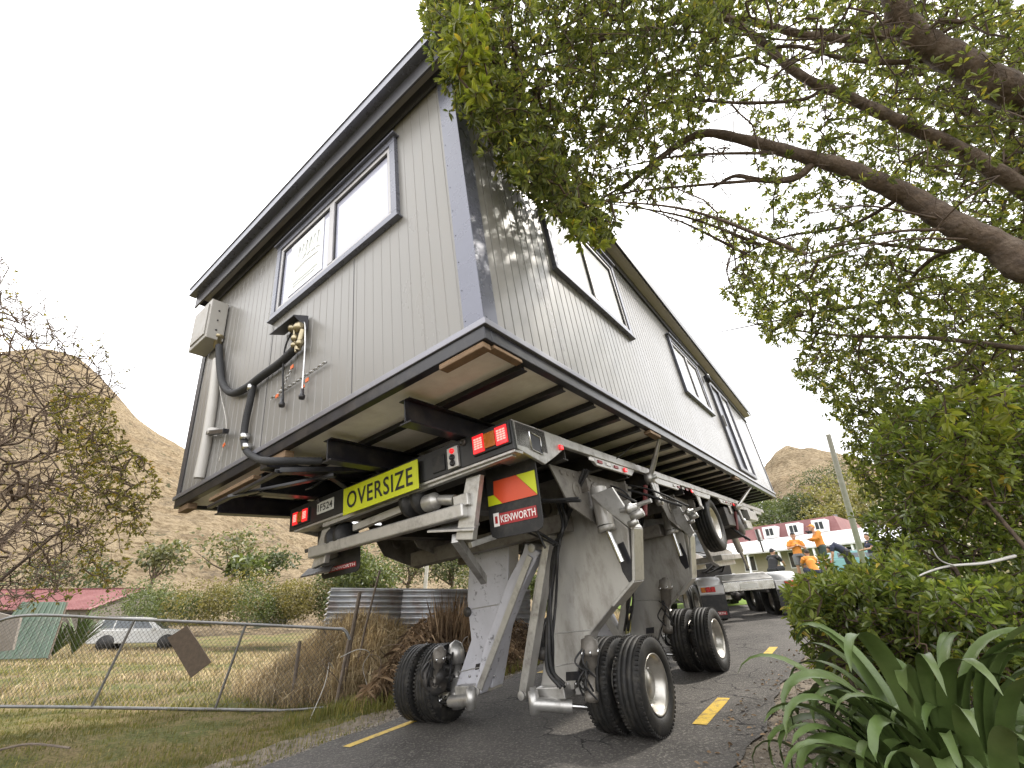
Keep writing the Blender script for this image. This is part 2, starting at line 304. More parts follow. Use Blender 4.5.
def add_cracks(m):
    n = m.node_tree.nodes; l = m.node_tree.links; b = n['Principled BSDF']; src = b.inputs['Base Color'].links[0].from_socket; g = n.new('ShaderNodeNewGeometry')
    wn_ = n.new('ShaderNodeTexNoise'); wn_.inputs['Scale'].default_value = 3; wn_.inputs['Detail'].default_value = 6; l.new(g.outputs['Position'], wn_.inputs['Vector'])
    ad = n.new('ShaderNodeMix'); ad.data_type = 'RGBA'; ad.blend_type = 'ADD'; ad.inputs[0].default_value = .35; l.new(g.outputs['Position'], ad.inputs[6]); l.new(wn_.outputs['Color'], ad.inputs[7])
    v = n.new('ShaderNodeTexVoronoi'); v.feature = 'DISTANCE_TO_EDGE'; v.inputs['Scale'].default_value = 1.5; l.new(ad.outputs[2], v.inputs['Vector'])
    mk = n.new('ShaderNodeTexNoise'); mk.inputs['Scale'].default_value = .55; l.new(g.outputs['Position'], mk.inputs['Vector'])
    r1 = n.new('ShaderNodeMapRange'); r1.inputs[1].default_value = .004; r1.inputs[2].default_value = .016; r1.inputs[3].default_value = 1; r1.inputs[4].default_value = 0; l.new(v.outputs['Distance'], r1.inputs[0])
    r2 = n.new('ShaderNodeMapRange'); r2.inputs[1].default_value = .48; r2.inputs[2].default_value = .56; l.new(mk.outputs[0], r2.inputs[0]); mu = n.new('ShaderNodeMath'); mu.operation = 'MULTIPLY'; l.new(r1.outputs[0], mu.inputs[0]); l.new(r2.outputs[0], mu.inputs[1])
    mx_ = n.new('ShaderNodeMix'); mx_.data_type = 'RGBA'; l.new(mu.outputs[0], mx_.inputs[0]); l.new(src, mx_.inputs[6]); mx_.inputs[7].default_value = (.012, .011, .011, 1); l.new(mx_.outputs[2], b.inputs['Base Color'])
add_cracks(M['asphalt'])
M['gravel'] = mat('gravel_shoulder', (0.19, 0.16, 0.125), 0.95, var=0.45, scale=9, detail=12, bump=0.9, bscale=45, dirt=(0.07, 0.055, 0.04), dscale=1.6, damt=0.7, spec=0.2)
M['linepaint'] = mat('yellow_line_paint', (0.55, 0.37, 0.05), 0.7, var=0.12, scale=30, dirt=(0.2, 0.15, 0.07), dscale=16, damt=0.85, dramp=(0.5, 0.62), bump=0.3, bscale=90)
def nonuni(a, b, c, d, st):
    """fine steps between b and c, growing outside"""
    mid = list(np.arange(b, c, st)); lo = []; x = b; k = st
    while x > a: k *= 1.18; x -= k; lo.append(x)
    hi = []; x = mid[-1]; k = st
    while x < d: k *= 1.18; x += k; hi.append(x)
    return np.array(lo[::-1] + mid + hi)
gr = sheet('ground', nonuni(-900, -14, 14, 900, 0.2), nonuni(-60, 0, 24, 900, 0.2), lambda x, y: np.where(np.hypot(x, y) < 52, ground(x, y), ground(x * 52 / np.maximum(np.hypot(x, y), 52), y * 52 / np.maximum(np.hypot(x, y), 52)) - 1.0), M['ground'])
def strip(name, q0, q1, s0, s1, dz, m, bend=0.0, nq=24, ds=0.15, wob=0.0, parent=None):
    S = np.arange(s0, s1, ds); T = np.linspace(0, 1, nq); V = []
    for s in S:
        a = q0 + wob * 0.6 * math.sin(s * 3.1) + wob * math.sin(s * 7.7 + 1) * 0.4; c = q1 + wob * math.sin(s * 2.3 + 2) * 0.7 + wob * math.sin(s * 9.1) * 0.4
        sh = -0.022 * max(s - 13, 0) ** 2 * bend
        for t in T:
            q = a + (c - a) * t + sh; V.append((0.6 * s + 0.8 * q, 0.8 * s - 0.6 * q))
    V = np.array(V); Z = ground(V[:, 0], V[:, 1]) + dz; V = np.concatenate([V, Z[:, None]], 1)
    i = np.arange(len(V)).reshape(len(S), nq); F = np.stack([i[:-1, :-1].ravel(), i[:-1, 1:].ravel(), i[1:, 1:].ravel(), i[1:, :-1].ravel()], 1)
    return np_mesh(name, V, F, m, smooth=True, kind='structure')
strip('road_shoulder', -6.0, 0.9, -3, 30, 0.010, M['gravel'], 1, 60, 0.2, 0.12)
strip('road', -5.15, -1.15, -3.5, 30, 0.028, M['asphalt'], 1, 40, 0.15, 0.06)
marks = [(5.05, 6.02, -1.69), (8.55, 9.3, -1.66), (11.9, 12.6, -1.66), (15.2, 15.9, -1.66), (18.5, 19.2, -1.66)]
for i, (a, b, q) in enumerate(marks): strip('road_marking', q - 0.035, q + 0.095, a, b, 0.033, M['linepaint'], 1, 3, 0.05, 0.005)
for a, b in ((3.55, 4.6), (7.1, 8.0), (10.6, 11.5), (14.0, 14.9)): strip('road_marking', -4.84, -4.73, a, b, 0.033, M['linepaint'], 1, 3, 0.05, 0.005)
# ---- hills: polar height field
def azel(u, v):
    d = wray(u, v); return math.atan2(d[0], d[1]), d[2] / math.hypot(d[0], d[1])
RIDGE = [(-1.8, 0.36), (-1.3, 0.40)] + [azel(*p) for p in ((0, 352), (28, 350), (51, 351), (75, 357), (95, 372), (120, 400), (136, 418), (160, 436), (178, 447), (210, 466), (250, 486), (300, 512), (330, 536), (400, 532), (470, 528), (560, 528), (640, 515), (700, 500), (745, 482), (765, 467), (776, 452), (787, 445), (800, 449), (812, 448), (840, 455), (880, 466), (940, 470))] + [(1.2, 0.28), (1.9, 0.25)]
RA = np.array([a for a, e in RIDGE]); RE = np.array([e for a, e in RIDGE])
def hill_mesh():
    az = np.linspace(-1.8, 1.9, 900); rr = np.concatenate([np.linspace(48, 330, 150), np.linspace(336, 700, 30)])
    A, Rr = np.meshgrid(az, rr); E = np.interp(A, RA, RE); X = Rr * np.sin(A); Y = Rr * np.cos(A)
    Rg = 270.0; t = np.clip((Rr - 48) / (Rg - 48), 0, None)
    x0 = 52 * np.sin(A); y0 = 52 * np.cos(A); g0 = ground(x0, y0) - 1.0
    top = CAM[2] + E * Rg
    prof = np.where(t < 1, 0.3 * t + 0.7 * t ** 1.6, 1 - 0.5 * (t - 1)); rdg = lambda s_, sd_: 1 - np.abs(np.clip(fbm(X, Y, s_, sd_), -1.4, 1.4)) * 1.1
    rel = rdg(0.035, 5) * 5.0 + rdg(0.11, 6) * 2.0 + rdg(.35, 7) * .7
    Z = g0 + (top - g0) * prof + rel * ss(t * 2.2) * (.12 + .88 * ss((1.0 - np.minimum(t, 1)) * 5)) + 0.35 * fbm(X, Y, 0.22, 8) * ss(t * 8)
    V = np.stack([X.ravel(), Y.ravel(), Z.ravel()], 1); nx, ny = len(az), len(rr); i = np.arange(nx * ny).reshape(ny, nx)
    F = np.stack([i[:-1, :-1].ravel(), i[:-1, 1:].ravel(), i[1:, 1:].ravel(), i[1:, :-1].ravel()], 1)
    return np_mesh('hills', V, F, M['hill'], kind='structure', smooth=True)
def hill_mat():
    m = bpy.data.materials.new('dry_hill_grass'); m.use_nodes = True; n = m.node_tree.nodes; l = m.node_tree.links; b = n['Principled BSDF']
    b.inputs['Roughness'].default_value = 1; b.inputs['Specular IOR Level'].default_value = 0.1
    g = n.new('ShaderNodeNewGeometry'); mp_ = n.new('ShaderNodeMapping'); mp_.inputs['Scale'].default_value = (1, 1, 2.5); l.new(g.outputs['Position'], mp_.inputs[0])
    def noise(s, d=8, r=0.7):
        t = n.new('ShaderNodeTexNoise'); t.inputs['Scale'].default_value = s; t.inputs['Detail'].default_value = d; t.inputs['Roughness'].default_value = r; l.new(mp_.outputs[0], t.inputs['Vector']); return t.outputs[0]
    def ramp(src, stops):
        r = n.new('ShaderNodeValToRGB'); e = r.color_ramp.elements
        while len(e) < len(stops): e.new(0.5)
        for q, (p, c) in zip(e, stops): q.position = p; q.color = tuple(c) + (1,)
        l.new(src, r.inputs[0]); return r.outputs[0]
    def mixc(f, a, c):
        x = n.new('ShaderNodeMix'); x.data_type = 'RGBA'; l.new(f, x.inputs[0]); l.new(a, x.inputs[6])
        if isinstance(c, tuple): x.inputs[7].default_value = c + (1,)
        else: l.new(c, x.inputs[7])
        return x.outputs[2]
    base = ramp(noise(0.05), [(0.3, (0.2, 0.15, 0.095)), (0.5, (0.32, 0.255, 0.165)), (0.7, (0.24, 0.175, 0.105))])
    fine = ramp(noise(0.6, 10, 0.8), [(0.45, (0, 0, 0)), (0.6, (1, 1, 1))]); a = mixc(fine, base, (0.125, 0.09, 0.052))
    rock = ramp(noise(0.055, 12, 0.9), [(0.53, (0, 0, 0)), (0.60, (.85, .85, .85))]); a = mixc(rock, a, (0.1, 0.08, 0.06))
    scrub = ramp(noise(0.16, 9, 0.75), [(0.60, (0, 0, 0)), (0.63, (1, 1, 1))]); a = mixc(scrub, a, (0.045, 0.05, 0.025))
    l.new(a, b.inputs['Base Color'])
    bn = n.new('ShaderNodeBump'); bn.inputs['Strength'].default_value = 1.0; bn.inputs['Distance'].default_value = 2.5; l.new(noise(0.35, 10), bn.inputs['Height']); l.new(bn.outputs[0], b.inputs['Normal'])
    return m
M['hill'] = hill_mat(); hill_mesh()
# ------------------------------------------------------------------ the cabin on the trailer (house frame: x across, y along, z up)
W_, LN = 4.8, 12.57
cabin = thing('relocatable_cabin', 'long grey clad cabin with mono-pitch roof raised high on the house trailer', 'cabin', (-2.4, 6.2, -0.385), HF)
def wall_top(y): return 2.95 - 0.053 * y
def panel(name, u0, u1, topf, holes, place, step=0.118, parent=None, mt=None, gd=0.018):
    """vertical board cladding with real grooves, open where holes are; place(u, z, out) -> 3D"""
    us = list(np.arange(u0, u1, step)) + [u1]; hs_ = sorted({a for h in holes for a in h[:2]})
    br = []
    for i, u in enumerate(us[:-1]):
        e = us[i + 1]
        pts = [(u, 0.0), (u + 0.005, gd), (u + 0.010, gd), (min(e, u + 0.015), 0.0)]
        br += pts
    br.append((u1, 0.0)); out = []
    for k in range(len(br) - 1):
        (a, oa), (b_, ob) = br[k], br[k + 1]
        cuts = [a] + [h for h in hs_ if a < h < b_] + [b_]
        for c, d in zip(cuts[:-1], cuts[1:]):
            f = lambda t: oa + (ob - oa) * (t - a) / max(b_ - a, 1e-9)
            mid = (c + d) / 2; zs = [0.0]
            for h in holes:
                if h[0] < mid < h[1]: zs += [h[2], h[3]]
            zs.append(None)
            for z0, z1 in zip(zs[::2], zs[1::2]):
                t0, t1 = (topf(c), topf(d)) if z1 is None else (z1, z1)
                out.append((place(c, z0, -f(c)), place(d, z0, -f(d)), place(d, t1, -f(d)), place(c, t0, -f(c))))
    m = MB()
    for q in out: m.add(q, [(0, 1, 2, 3)])
    return m.build(name, mt or M['clad'], parent)
# windows: (a0, a1, z0, z1)
EW = (-2.9, -0.75, 1.5, 2.58)
SW1 = (1.28, 3.235, 1.2, 2.42); SW2 = (5.47, 7.29, 1.07, 2.21); DR = (8.05, 9.9, 0.06, 2.12)
wl = panel('end_wall', -4.8, 0, lambda u: 2.95, [EW], lambda u, z, o: (u, 0 - o, z), parent=cabin, gd=0.004)
wl['label'] = 'pale grey boarded end wall'
panel('side_wall', 0, LN, wall_top, [SW1, SW2, DR], lambda u, z, o: (0 + o, u, z), parent=cabin)
panel('side_wall', 0, LN, wall_top, [], lambda u, z, o: (-4.8 - o, u, z), parent=cabin)
panel('end_wall', -4.8, 0, lambda u: wall_top(LN), [], lambda u, z, o: (u, LN + o, z), parent=cabin)
MB().box((-4.75, 0.04, -0.02), (-0.05, LN - 0.04, 0.03)).box((-4.72, 0.06, 2.28), (-0.06, LN - 0.04, 2.3)).build('floor_and_ceiling', M['white'], cabin)
MB().box((-2.45, 0.3, 0.04), (-2.37, LN - 0.1, 2.27)).box((-4.6, 0.32, 0.04), (-0.3, 0.36, 2.27)).box((-4.6, 4.8, 0.04), (-0.2, 4.88, 2.27)).box((-2.3, 7.5, 0.04), (-0.1, 7.58, 2.27)).build('inner_wall', M['white'], cabin)
# corner flashings, base flashing
def corner(x, y, sx, sy, wd=0.16):
    m = MB(); x0, y0 = x, y
    m.box((x + sx * 0.014, y + sy * 0.008, 0.0), (x - sx * wd, y + sy * 0.014, wall_top(y) - 0.002)); m.box((x + sx * 0.008, y + sy * 0.008, 0.0), (x + sx * 0.0145, y - sy * 0.14, wall_top(y) - 0.004)); return m
corner(0, 0, 1, -1).build('corner_flashing', M['corner'], cabin); corner(-4.8, 0, -1, -1, 0.1).build('corner_flashing', M['trimdark'], cabin)
corner(0, LN, 1, 1, 0.08).build('corner_flashing', M['trimdark'], cabin); corner(-4.8, LN, -1, 1, 0.08).build('corner_flashing', M['trimdark'], cabin)
m = MB(); m.box((-4.84, -0.035, -0.05), (0.035, -0.004, -0.002)); m.box((0.004, -0.0349, -0.05), (0.0351, LN + 0.03, -0.002)); m.box((-4.835, -0.033, -0.05), (-4.804, LN + 0.03, -0.003)); m.build('base_flashing', M['basetrim'], cabin, 0.004)
for k in range(22):
    z_ = .06 + k * .13; MB().lathe((-0.142, -0.0145, z_), (0, -1, 0), [(0, 0), (0, .004), (.002, .004), (.003, 0)], 8).build('screw_head', M['steelblack'], cabin) if k % 2 == 0 else None
for jx in (hp(352, 380, 1, 0)[0], hp(268, 380, 1, 0)[0]): MB().box((jx - .0025, -.0035, .01), (jx + .0025, -.0005, 1.46)).build('cladding_joint', M['trimdark'], cabin)
# steel floor frame
m = MB(); m.box((-4.8, -0.02, -0.15), (0.01, 0.05, -0.052)); m.box((-4.8, LN - 0.06, -0.15), (0.01, LN + 0.02, -0.052)); m.box((-0.06, 0.05, -0.15), (0.0098, LN - 0.06, -0.052)); m.box((-4.79, 0.05, -0.15), (-4.73, LN - 0.06, -0.052)); m.build('perimeter_beam', M['steelblack'], cabin, 0.006)
y = 0.50; first = True
while y < LN - 0.2:
    m = MB(); m.box((-4.72, y - 0.005, -0.17), (-0.06, y + 0.005, -0.1)); m.box((-4.72, y - 0.04, -0.178), (-0.06, y + 0.04, -0.17)); m.build('floor_joist', M['steelblack'], cabin, 0.0)
    y += 0.56
MB().box((-4.72, 0.051, -0.112), (-0.061, LN - 0.061, -0.1)).build('underfloor_sheet', M['ply'], cabin)
for x in (-0.93, -1.93, -3.05, -3.95):
    m = MB(); y1 = LN - 0.3; y0_ = 0.12
    m.box((x - 0.006, y0_, -0.37), (x + 0.006, y1, -0.19)); m.box((x - 0.06, y0_, -0.385), (x + 0.06, y1, -0.370)); m.box((x - 0.06, y0_, -0.19), (x + 0.06, y1, -0.181)); m.build('bearer', M['steelblack'], cabin, 0.003)
# timber packers and brackets
def packer(a, b, nm='timber_packer'): return MB().box(a, b).build(nm, M['timber'], cabin, 0.006)
packer((-0.42, -0.012, -0.195), (-0.02, 0.07, -0.152)); packer((-0.065, 0.08, -0.18), (0.0, 0.40, -0.152)); packer((-2.75, 0.0, -0.22), (-2.4, 0.09, -0.152)); packer((-4.7, 0.0, -0.22), (-4.45, 0.1, -0.152)); packer((-0.08, 2.9, -0.19), (0.0, 3.25, -0.152)); packer((-0.08, 7.3, -0.19), (0.0, 7.7, -0.152)); packer((-3.95, 0.02, -0.26), (-3.0, 0.10, -0.22), 'timber_packer')
m = MB(); m.box((-2.62, -0.1, -0.30), (-2.5, 1.6, -0.245)); m.box((-2.62, -0.1, -0.302), (-2.612, 1.6, -0.20)); m.bar((-2.56, 0.0, -0.31), (-2.2, 0.75, -0.30), 0.09, 0.05); m.bar((-2.55, 0.55, -0.3), (-2.5, 0.3, -0.46), 0.08, 0.012); m.bar((-2.55, 0.55, -0.3), (-2.5, 0.8, -0.46), 0.08, 0.012); m.build('lifting_bracket', M['steelblack'], cabin, 0.004)
m = MB(); m.bar((-3.9, 0.02, -0.33), (-2.5, 0.02, -0.33), 0.05, 0.03); m.bar((-3.4, 0.0, -0.34), (-2.3, 0.45, -0.36), 0.06, 0.03); m.build('lifting_bracket', M['steelblack'], cabin, 0.003)
# roof
rf = MB(); ya, yb, xa, xb = -0.16, LN - 0.02, -4.95, 0.2
def rz(y): return 2.935 - 0.053 * y
rf.add([(xa + 0.01, ya + .01, rz(ya) + .12), (xb - .01, ya + .01, rz(ya) + .12), (xb - .01, yb, rz(yb) + .12), (xa + .01, yb, rz(yb) + .12), (xa + .01, ya + .01, rz(ya) + .16), (xb - .01, ya + .01, rz(ya) + .16), (xb - .01, yb, rz(yb) + .16), (xa + .01, yb, rz(yb) + .16)],
       [(3, 2, 1, 0), (4, 5, 6, 7), (0, 1, 5, 4), (1, 2, 6, 5), (2, 3, 7, 6), (3, 0, 4, 7)])
roof = rf.build('roof', M['trimdark'], cabin)
sf = MB()
def slab(m_, x0, x1, y0, y1, d0, d1, mi=0):
    m_.add([(x, y_, rz(y_) + d) for d in (d0, d1) for x, y_ in ((x0, y0), (x1, y0), (x1, y1), (x0, y1))], [(3, 2, 1, 0), (4, 5, 6, 7), (0, 1, 5, 4), (1, 2, 6, 5), (2, 3, 7, 6), (3, 0, 4, 7)], mi); return m_
slab(sf, xa + 0.02, xb - 0.02, ya + 0.02, -0.002, -0.02, 0.0); slab(sf, 0.016, xb - 0.02, 0.0, yb, -0.02, 0.0); slab(sf, xa + 0.02, -4.816, 0.0, yb, -0.02, 0.0)
sf.build('soffit', M['soffit'], roof)
fa = MB(); fa.box((xa, ya - 0.022, rz(ya) - 0.2), (xb, ya + 0.0, rz(ya) + 0.1)); slab(fa, xb - 0.001, xb + 0.02, ya, yb, -0.045, 0.13); slab(fa, xa - 0.02, xa, ya, yb, -0.1, 0.13); fa.build('fascia', M['trimdark'], roof, 0.004)
gu = MB(); gu.box((xa - 0.02, ya - 0.0975, rz(ya) - 0.02), (xb + 0.02, ya - 0.023, rz(ya) - 0.008)); gu.box((xa - 0.02, ya - 0.112, rz(ya) - 0.02), (xb + 0.02, ya - 0.098, rz(ya) + 0.095)); gu.tube([(xa - 0.02, ya - 0.112, rz(ya) + 0.098), (xb + 0.02, ya - 0.112, rz(ya) + 0.098)], 0.012, 8); gu.build('gutter', M['corner'], roof)
fz = MB(); fz.box((-4.8, -0.04, 2.77), (0.015, -0.016, 2.92)); fz.build('frieze_board', M['trimdark'], cabin, 0.003)
f2 = MB(); slab(f2, 0.016, 0.034, -0.03, LN, -0.17, -0.022); f2.build('frieze_board', M['trimdark'], cabin)
# windows
def window(P, h, split, glass, name='window', hood=True, dark=0.0):
    """P(u, z, out) -> point on the wall; h = (u0, u1, z0, z1)"""
    u0, u1, z0, z1 = h
    def bx(m_, a0, a1, b0, b1, o0, o1, mi=0):
        v = [P(u, z, o) for o in (o0, o1) for (u, z) in ((a0, b0), (a1, b0), (a1, b1), (a0, b1))]
        m_.add(v, [(3, 2, 1, 0), (4, 5, 6, 7), (0, 1, 5, 4), (1, 2, 6, 5), (2, 3, 7, 6), (3, 0, 4, 7)], mi)
    t = 0.075; fl = MB()
    bx(fl, u0, u1, z0, z0 + t, -0.05, 0.045); bx(fl, u0, u1, z1 - t, z1, -0.05, 0.046); bx(fl, u0, u0 + t, z0 + t, z1 - t, -0.05, 0.0445); bx(fl, u1 - t, u1, z0 + t, z1 - t, -0.05, 0.0445)
    if hood: bx(fl, u0 - 0.03, u1 + 0.03, z1, z1 + 0.02, 0.0, 0.08); bx(fl, u0 - 0.03, u1 + 0.03, z0 - 0.018, z0 - 0.001, 0.0, 0.06)
    wn_ = fl.build(name, M['framedark'] if dark else M['corner'], cabin, 0.003)
    fr = MB(); a, b_, c, d = u0 + t + 0.002, u1 - t - 0.002, z0 + t + 0.002, z1 - t - 0.002; q = 0.045
    bx(fr, a, b_, c, c + q, -0.04, 0.03); bx(fr, a, b_, d - q, d, -0.04, 0.03); bx(fr, a, a + q, c + q, d - q, -0.04, 0.03); bx(fr, b_ - q, b_, c + q, d - q, -0.04, 0.03)
    for s_ in split: k = a + (b_ - a) * s_; bx(fr, k - 0.04, k + 0.04, c + q, d - q, -0.04, 0.034)
    fr.build('window_frame', M['alframe'] if not dark else M['framedark'], wn_, 0.003)
    seal = MB(); ed = [a + q] + [x for s_ in split for x in (a + (b_ - a) * s_ - 0.04, a + (b_ - a) * s_ + 0.04)] + [b_ - q]
    for x0, x1 in zip(ed[::2], ed[1::2]):
        g = MB(); bx(g, x0 + 0.001, x1 - 0.001, c + q, d - q, -0.005, 0.004); g.build('pane', glass, wn_)
        bx(seal, x0, x0 + 0.014, c + q, d - q, 0.004, 0.018); bx(seal, x1 - 0.014, x1, c + q, d - q, 0.004, 0.018); bx(seal, x0, x1, d - q - 0.016, d - q, 0.0042, 0.019)
    seal.build('seal', M['steelblack'], wn_)
    return wn_
PE = lambda u, z, o: (u, -o, z)
PS = lambda u, z, o: (o, u, z)
ew = window(PE, EW, (0.52,), M['glassw'])
window(PS, SW1, (0.5,), M['glassb']); window(PS, SW2, (0.52,), M['glassb'], dark=0)
# sticker on the left pane
st = MB(); st.box((-2.62, -0.0105, 1.68), (-1.96, -0.0085, 2.42)); st = st.build('paper_sticker', M['white'], ew); 
sk = MB(); y_ = -0.0125
for a in range(6):
    x = -2.45 + a * 0.075; sk.tube([(x, y_, 2.16 + 0.05 * math.sin(a * 2)), (x + 0.02, y_, 2.3), (x + 0.05, y_, 2.2 + 0.03 * (a % 3)), (x + 0.075, y_, 2.17)], 0.004, 4)
for a in range(4): sk.tube([(-2.36 + a * 0.09, y_, 2.07), (-2.30 + a * 0.09, y_, 2.12 - 0.02 * a), (-2.28 + a * 0.09, y_, 2.03)], 0.004, 4)
sk.tube([(-2.5, y_, 1.98), (-2.3, y_, 2.0), (-2.05, y_, 1.98)], 0.004, 4); sk.box((-2.52, y_ - .001, 1.80), (-2.05, y_, 1.815)); sk.box((-2.52, y_ - .001, 1.76), (-2.1, y_, 1.773)); sk.build('sticker_print', M['sticker'], ew)
# door on the side: tall sliding door
u0, u1, z0, z1 = DR
dd = MB(); 
def bxS(m_, a0, a1, b0, b1, o0, o1): m_.add([PS(u, z, o) for o in (o0, o1) for (u, z) in ((a0, b0), (a1, b0), (a1, b1), (a0, b1))], [(3, 2, 1, 0), (4, 5, 6, 7), (0, 1, 5, 4), (1, 2, 6, 5), (2, 3, 7, 6), (3, 0, 4, 7)])
for a0, a1, b0, b1 in ((u0, u1, z0, z0 + .08), (u0, u1, z1 - .08, z1), (u0, u0 + .09, z0 + .08, z1 - .08), (u1 - .09, u1, z0 + .08, z1 - .08), ((u0 + u1) / 2 - .06, (u0 + u1) / 2 + .06, z0 + .08, z1 - .08)): bxS(dd, a0, a1, b0, b1, -0.05, 0.05)
door = dd.build('door', M['framedark'], cabin, 0.004)
for a, b_ in ((u0 + .09, (u0 + u1) / 2 - .06), ((u0 + u1) / 2 + .06, u1 - .09)):
    g = MB(); bxS(g, a + .001, b_ - .001, z0 + .081, z1 - .081, -0.01, 0.006); g.build('pane', M['doorgrey'] if a < 8.5 else M['glassb'], door)
hb = MB(); bxS(hb, u0 + .03, u0 + .06, 1.0, 1.25, 0.05, 0.09); hb.build('handle', M['chrome'], door)
ll = MB(); ll.box((0.016, 7.78, 2.0), (0.07, 7.86, 2.12)); ll.lathe((0.09, 7.82, 1.96), (0, 0, 1), [(0, 0.0), (0, 0.05), (0.16, 0.05), (0.2, 0.02), (0.2, 0)], 12); ll.build('outside_lamp', M['steelblack'], cabin)
# meter box
mb = MB(); mb.box((-4.70, -0.22, 1.86), (-4.18, -0.016, 2.46)); mbo = mb.build('meter_box', M['meter'], cabin, 0.01)
MB().box((-4.65, -0.236, 1.92), (-4.23, -0.221, 2.40)).build('meter_door', M['meter'], mbo, 0.006)
[MB().lathe((-4.178, -0.12, z), (1, 0, 0), [(0, 0), (0, 0.012), (0.006, 0.012), (0.006, 0)], 8).build('bolt', M['steelblack'], mbo) for z in (2.0, 2.15, 2.3)]
pc = lambda u, v, y=-0.06: tuple(hp(u, v, 1, y))
def curve_pts(P, n=8):
    P = [np.array(p, float) for p in P]; Q = [P[0] * 2 - P[1]] + P + [P[-1] * 2 - P[-2]]; out = []
    for i in range(1, len(Q) - 2):
        for k in range(n):
            t = k / n; a, b, c, d = Q[i - 1:i + 3]
            out.append(0.5 * ((2 * b) + (-a + c) * t + (2 * a - 5 * b + 4 * c - d) * t * t + (-a + 3 * b - 3 * c + d) * t ** 3))
    return out + [P[-1]]
pk = MB(); pk.tube(curve_pts([pc(219, 346), pc(220, 366), pc(223, 384), pc(232, 393), pc(246, 388), pc(262, 376), pc(280, 363), pc(297, 347)]), 0.042, 12); pk.build('lagged_pipe', M['pipe'], cabin)
pk = MB(); pk.tube(curve_pts([pc(253, 386), pc(250, 402), pc(246, 420), pc(244, 438), pc(247, 451), pc(258, 459), hp(272, 461, 2, -0.3), hp(300, 461, 2, -0.3), hp(322, 461, 2, -0.3)]), 0.034, 12); pk.build('lagged_pipe', M['pipe'], cabin)
for (u, v) in ((252, 388), (245, 437), (247, 447)): MB().lathe(pc(u, v), (0.1, 0, 1), [(-0.03, 0.036), (-0.03, 0.045), (0.03, 0.045), (0.03, 0.036)], 14).build('pipe_clip', M['chrome'], cabin)
pk = MB(); pk.lathe(pc(218, 342), (0, 0, 1), [(-0.08, 0.0), (-0.08, 0.045), (0.05, 0.045), (0.05, 0.06), (0.09, 0.06)], 14); pk.build('pipe_gland', M['brass'], cabin)
pk = MB(); pk.tube([pc(218, 360, -0.05), pc(213, 400, -0.05), pc(207, 440, -0.05), pc(199, 478, -0.05)], 0.055, 14); pk.lathe(pc(214, 432, -0.05), (0, 0, 1), [(-0.03, 0.055), (-0.03, 0.065), (0.03, 0.065), (0.03, 0.055)], 14); dp = pk.build('downpipe', M['pvc'], cabin)
pk = MB(); pk.bar(pc(209, 433, -0.07), pc(226, 431, -0.12), 0.06, 0.05); pk.build('tap', M['steelblack'], cabin, 0.006)
pk = MB(); pk.tube(curve_pts([pc(218, 372, -0.03), pc(221, 395, -0.03), pc(226, 420, -0.03), pc(225, 440, -0.03), pc(219, 461, -0.03)]), 0.006, 6); pk.build('wire', M['pvc'], cabin)
# gas regulator hood and hoses
g = MB(); a, b_, c = hp(283, 323, 1, -0.02), hp(298, 318, 1, -0.02), hp(307, 314, 1, -0.02)
x0, x1, zt = a[0] + .05, c[0] + .02, 1.44; zd = hp(296, 316, 1, -.1)[2] - 1.44
g.add([(x0, -0.016, 1.44 + zd), (x1, -0.016, 1.44 + zd), (x1, -0.17, 1.38 + zd), (x0, -0.17, 1.38 + zd), (x0, -0.016, 1.43 + zd), (x1, -0.016, 1.43 + zd), (x1, -0.17, 1.37 + zd), (x0, -0.17, 1.37 + zd)], [(0, 3, 2, 1), (4, 5, 6, 7), (0, 1, 5, 4), (1, 2, 6, 5), (2, 3, 7, 6), (3, 0, 4, 7)])
g.add([(x1, -0.016, 1.44 + zd), (x1, -0.17, 1.38 + zd), (x1, -0.016, 1.27 + zd), (x1 + 0.004, -0.016, 1.44 + zd), (x1 + .004, -0.17, 1.38 + zd), (x1 + .004, -0.016, 1.27 + zd)], [(0, 1, 2), (5, 4, 3), (0, 3, 4, 1), (1, 4, 5, 2), (2, 5, 3, 0)]); g.build('regulator_hood', M['trimdark'], cabin)
g = MB()
for (u, v, r) in ((293, 328, 0.045), (299, 327, 0.05), (295, 338, 0.035), (294, 345, 0.03), (300, 343, 0.035)): g.lathe(pc(u, v, -0.09), (R_.uniform(-.3, .3), 0.4, 1), [(-r, 0), (-r, r * .7), (-r * .3, r), (r * .4, r), (r, r * .6), (r, 0)], 12)
g.tube([pc(294, 325, -0.09), pc(296, 352, -0.08)], 0.014, 8); g.tube([pc(303, 330, -0.07), pc(298, 350, -0.07)], 0.03, 8); g.build('gas_regulator', M['brass'], cabin)
hose = lambda nm, pts, r, mt: MB().tube(curve_pts([pc(*p) for p in pts]), r, 7).build(nm, mt, cabin)
hose('gas_hose', ((291, 333), (285, 348), (283, 370), (283, 400)), 0.009, M['pipe']); hose('gas_hose', ((302, 322), (305, 325), (305, 350), (303, 380), (302, 395)), 0.009, M['chrome'])
for (u, v) in ((282, 402), (302, 394)): MB().lathe(pc(u, v), (0, 0, 1), [(-0.05, 0.0), (-0.05, 0.025), (-0.02, 0.03), (0.0, 0.018), (0.05, 0.016), (0.05, 0)], 10).build('hose_end', M['steelblack'], cabin)
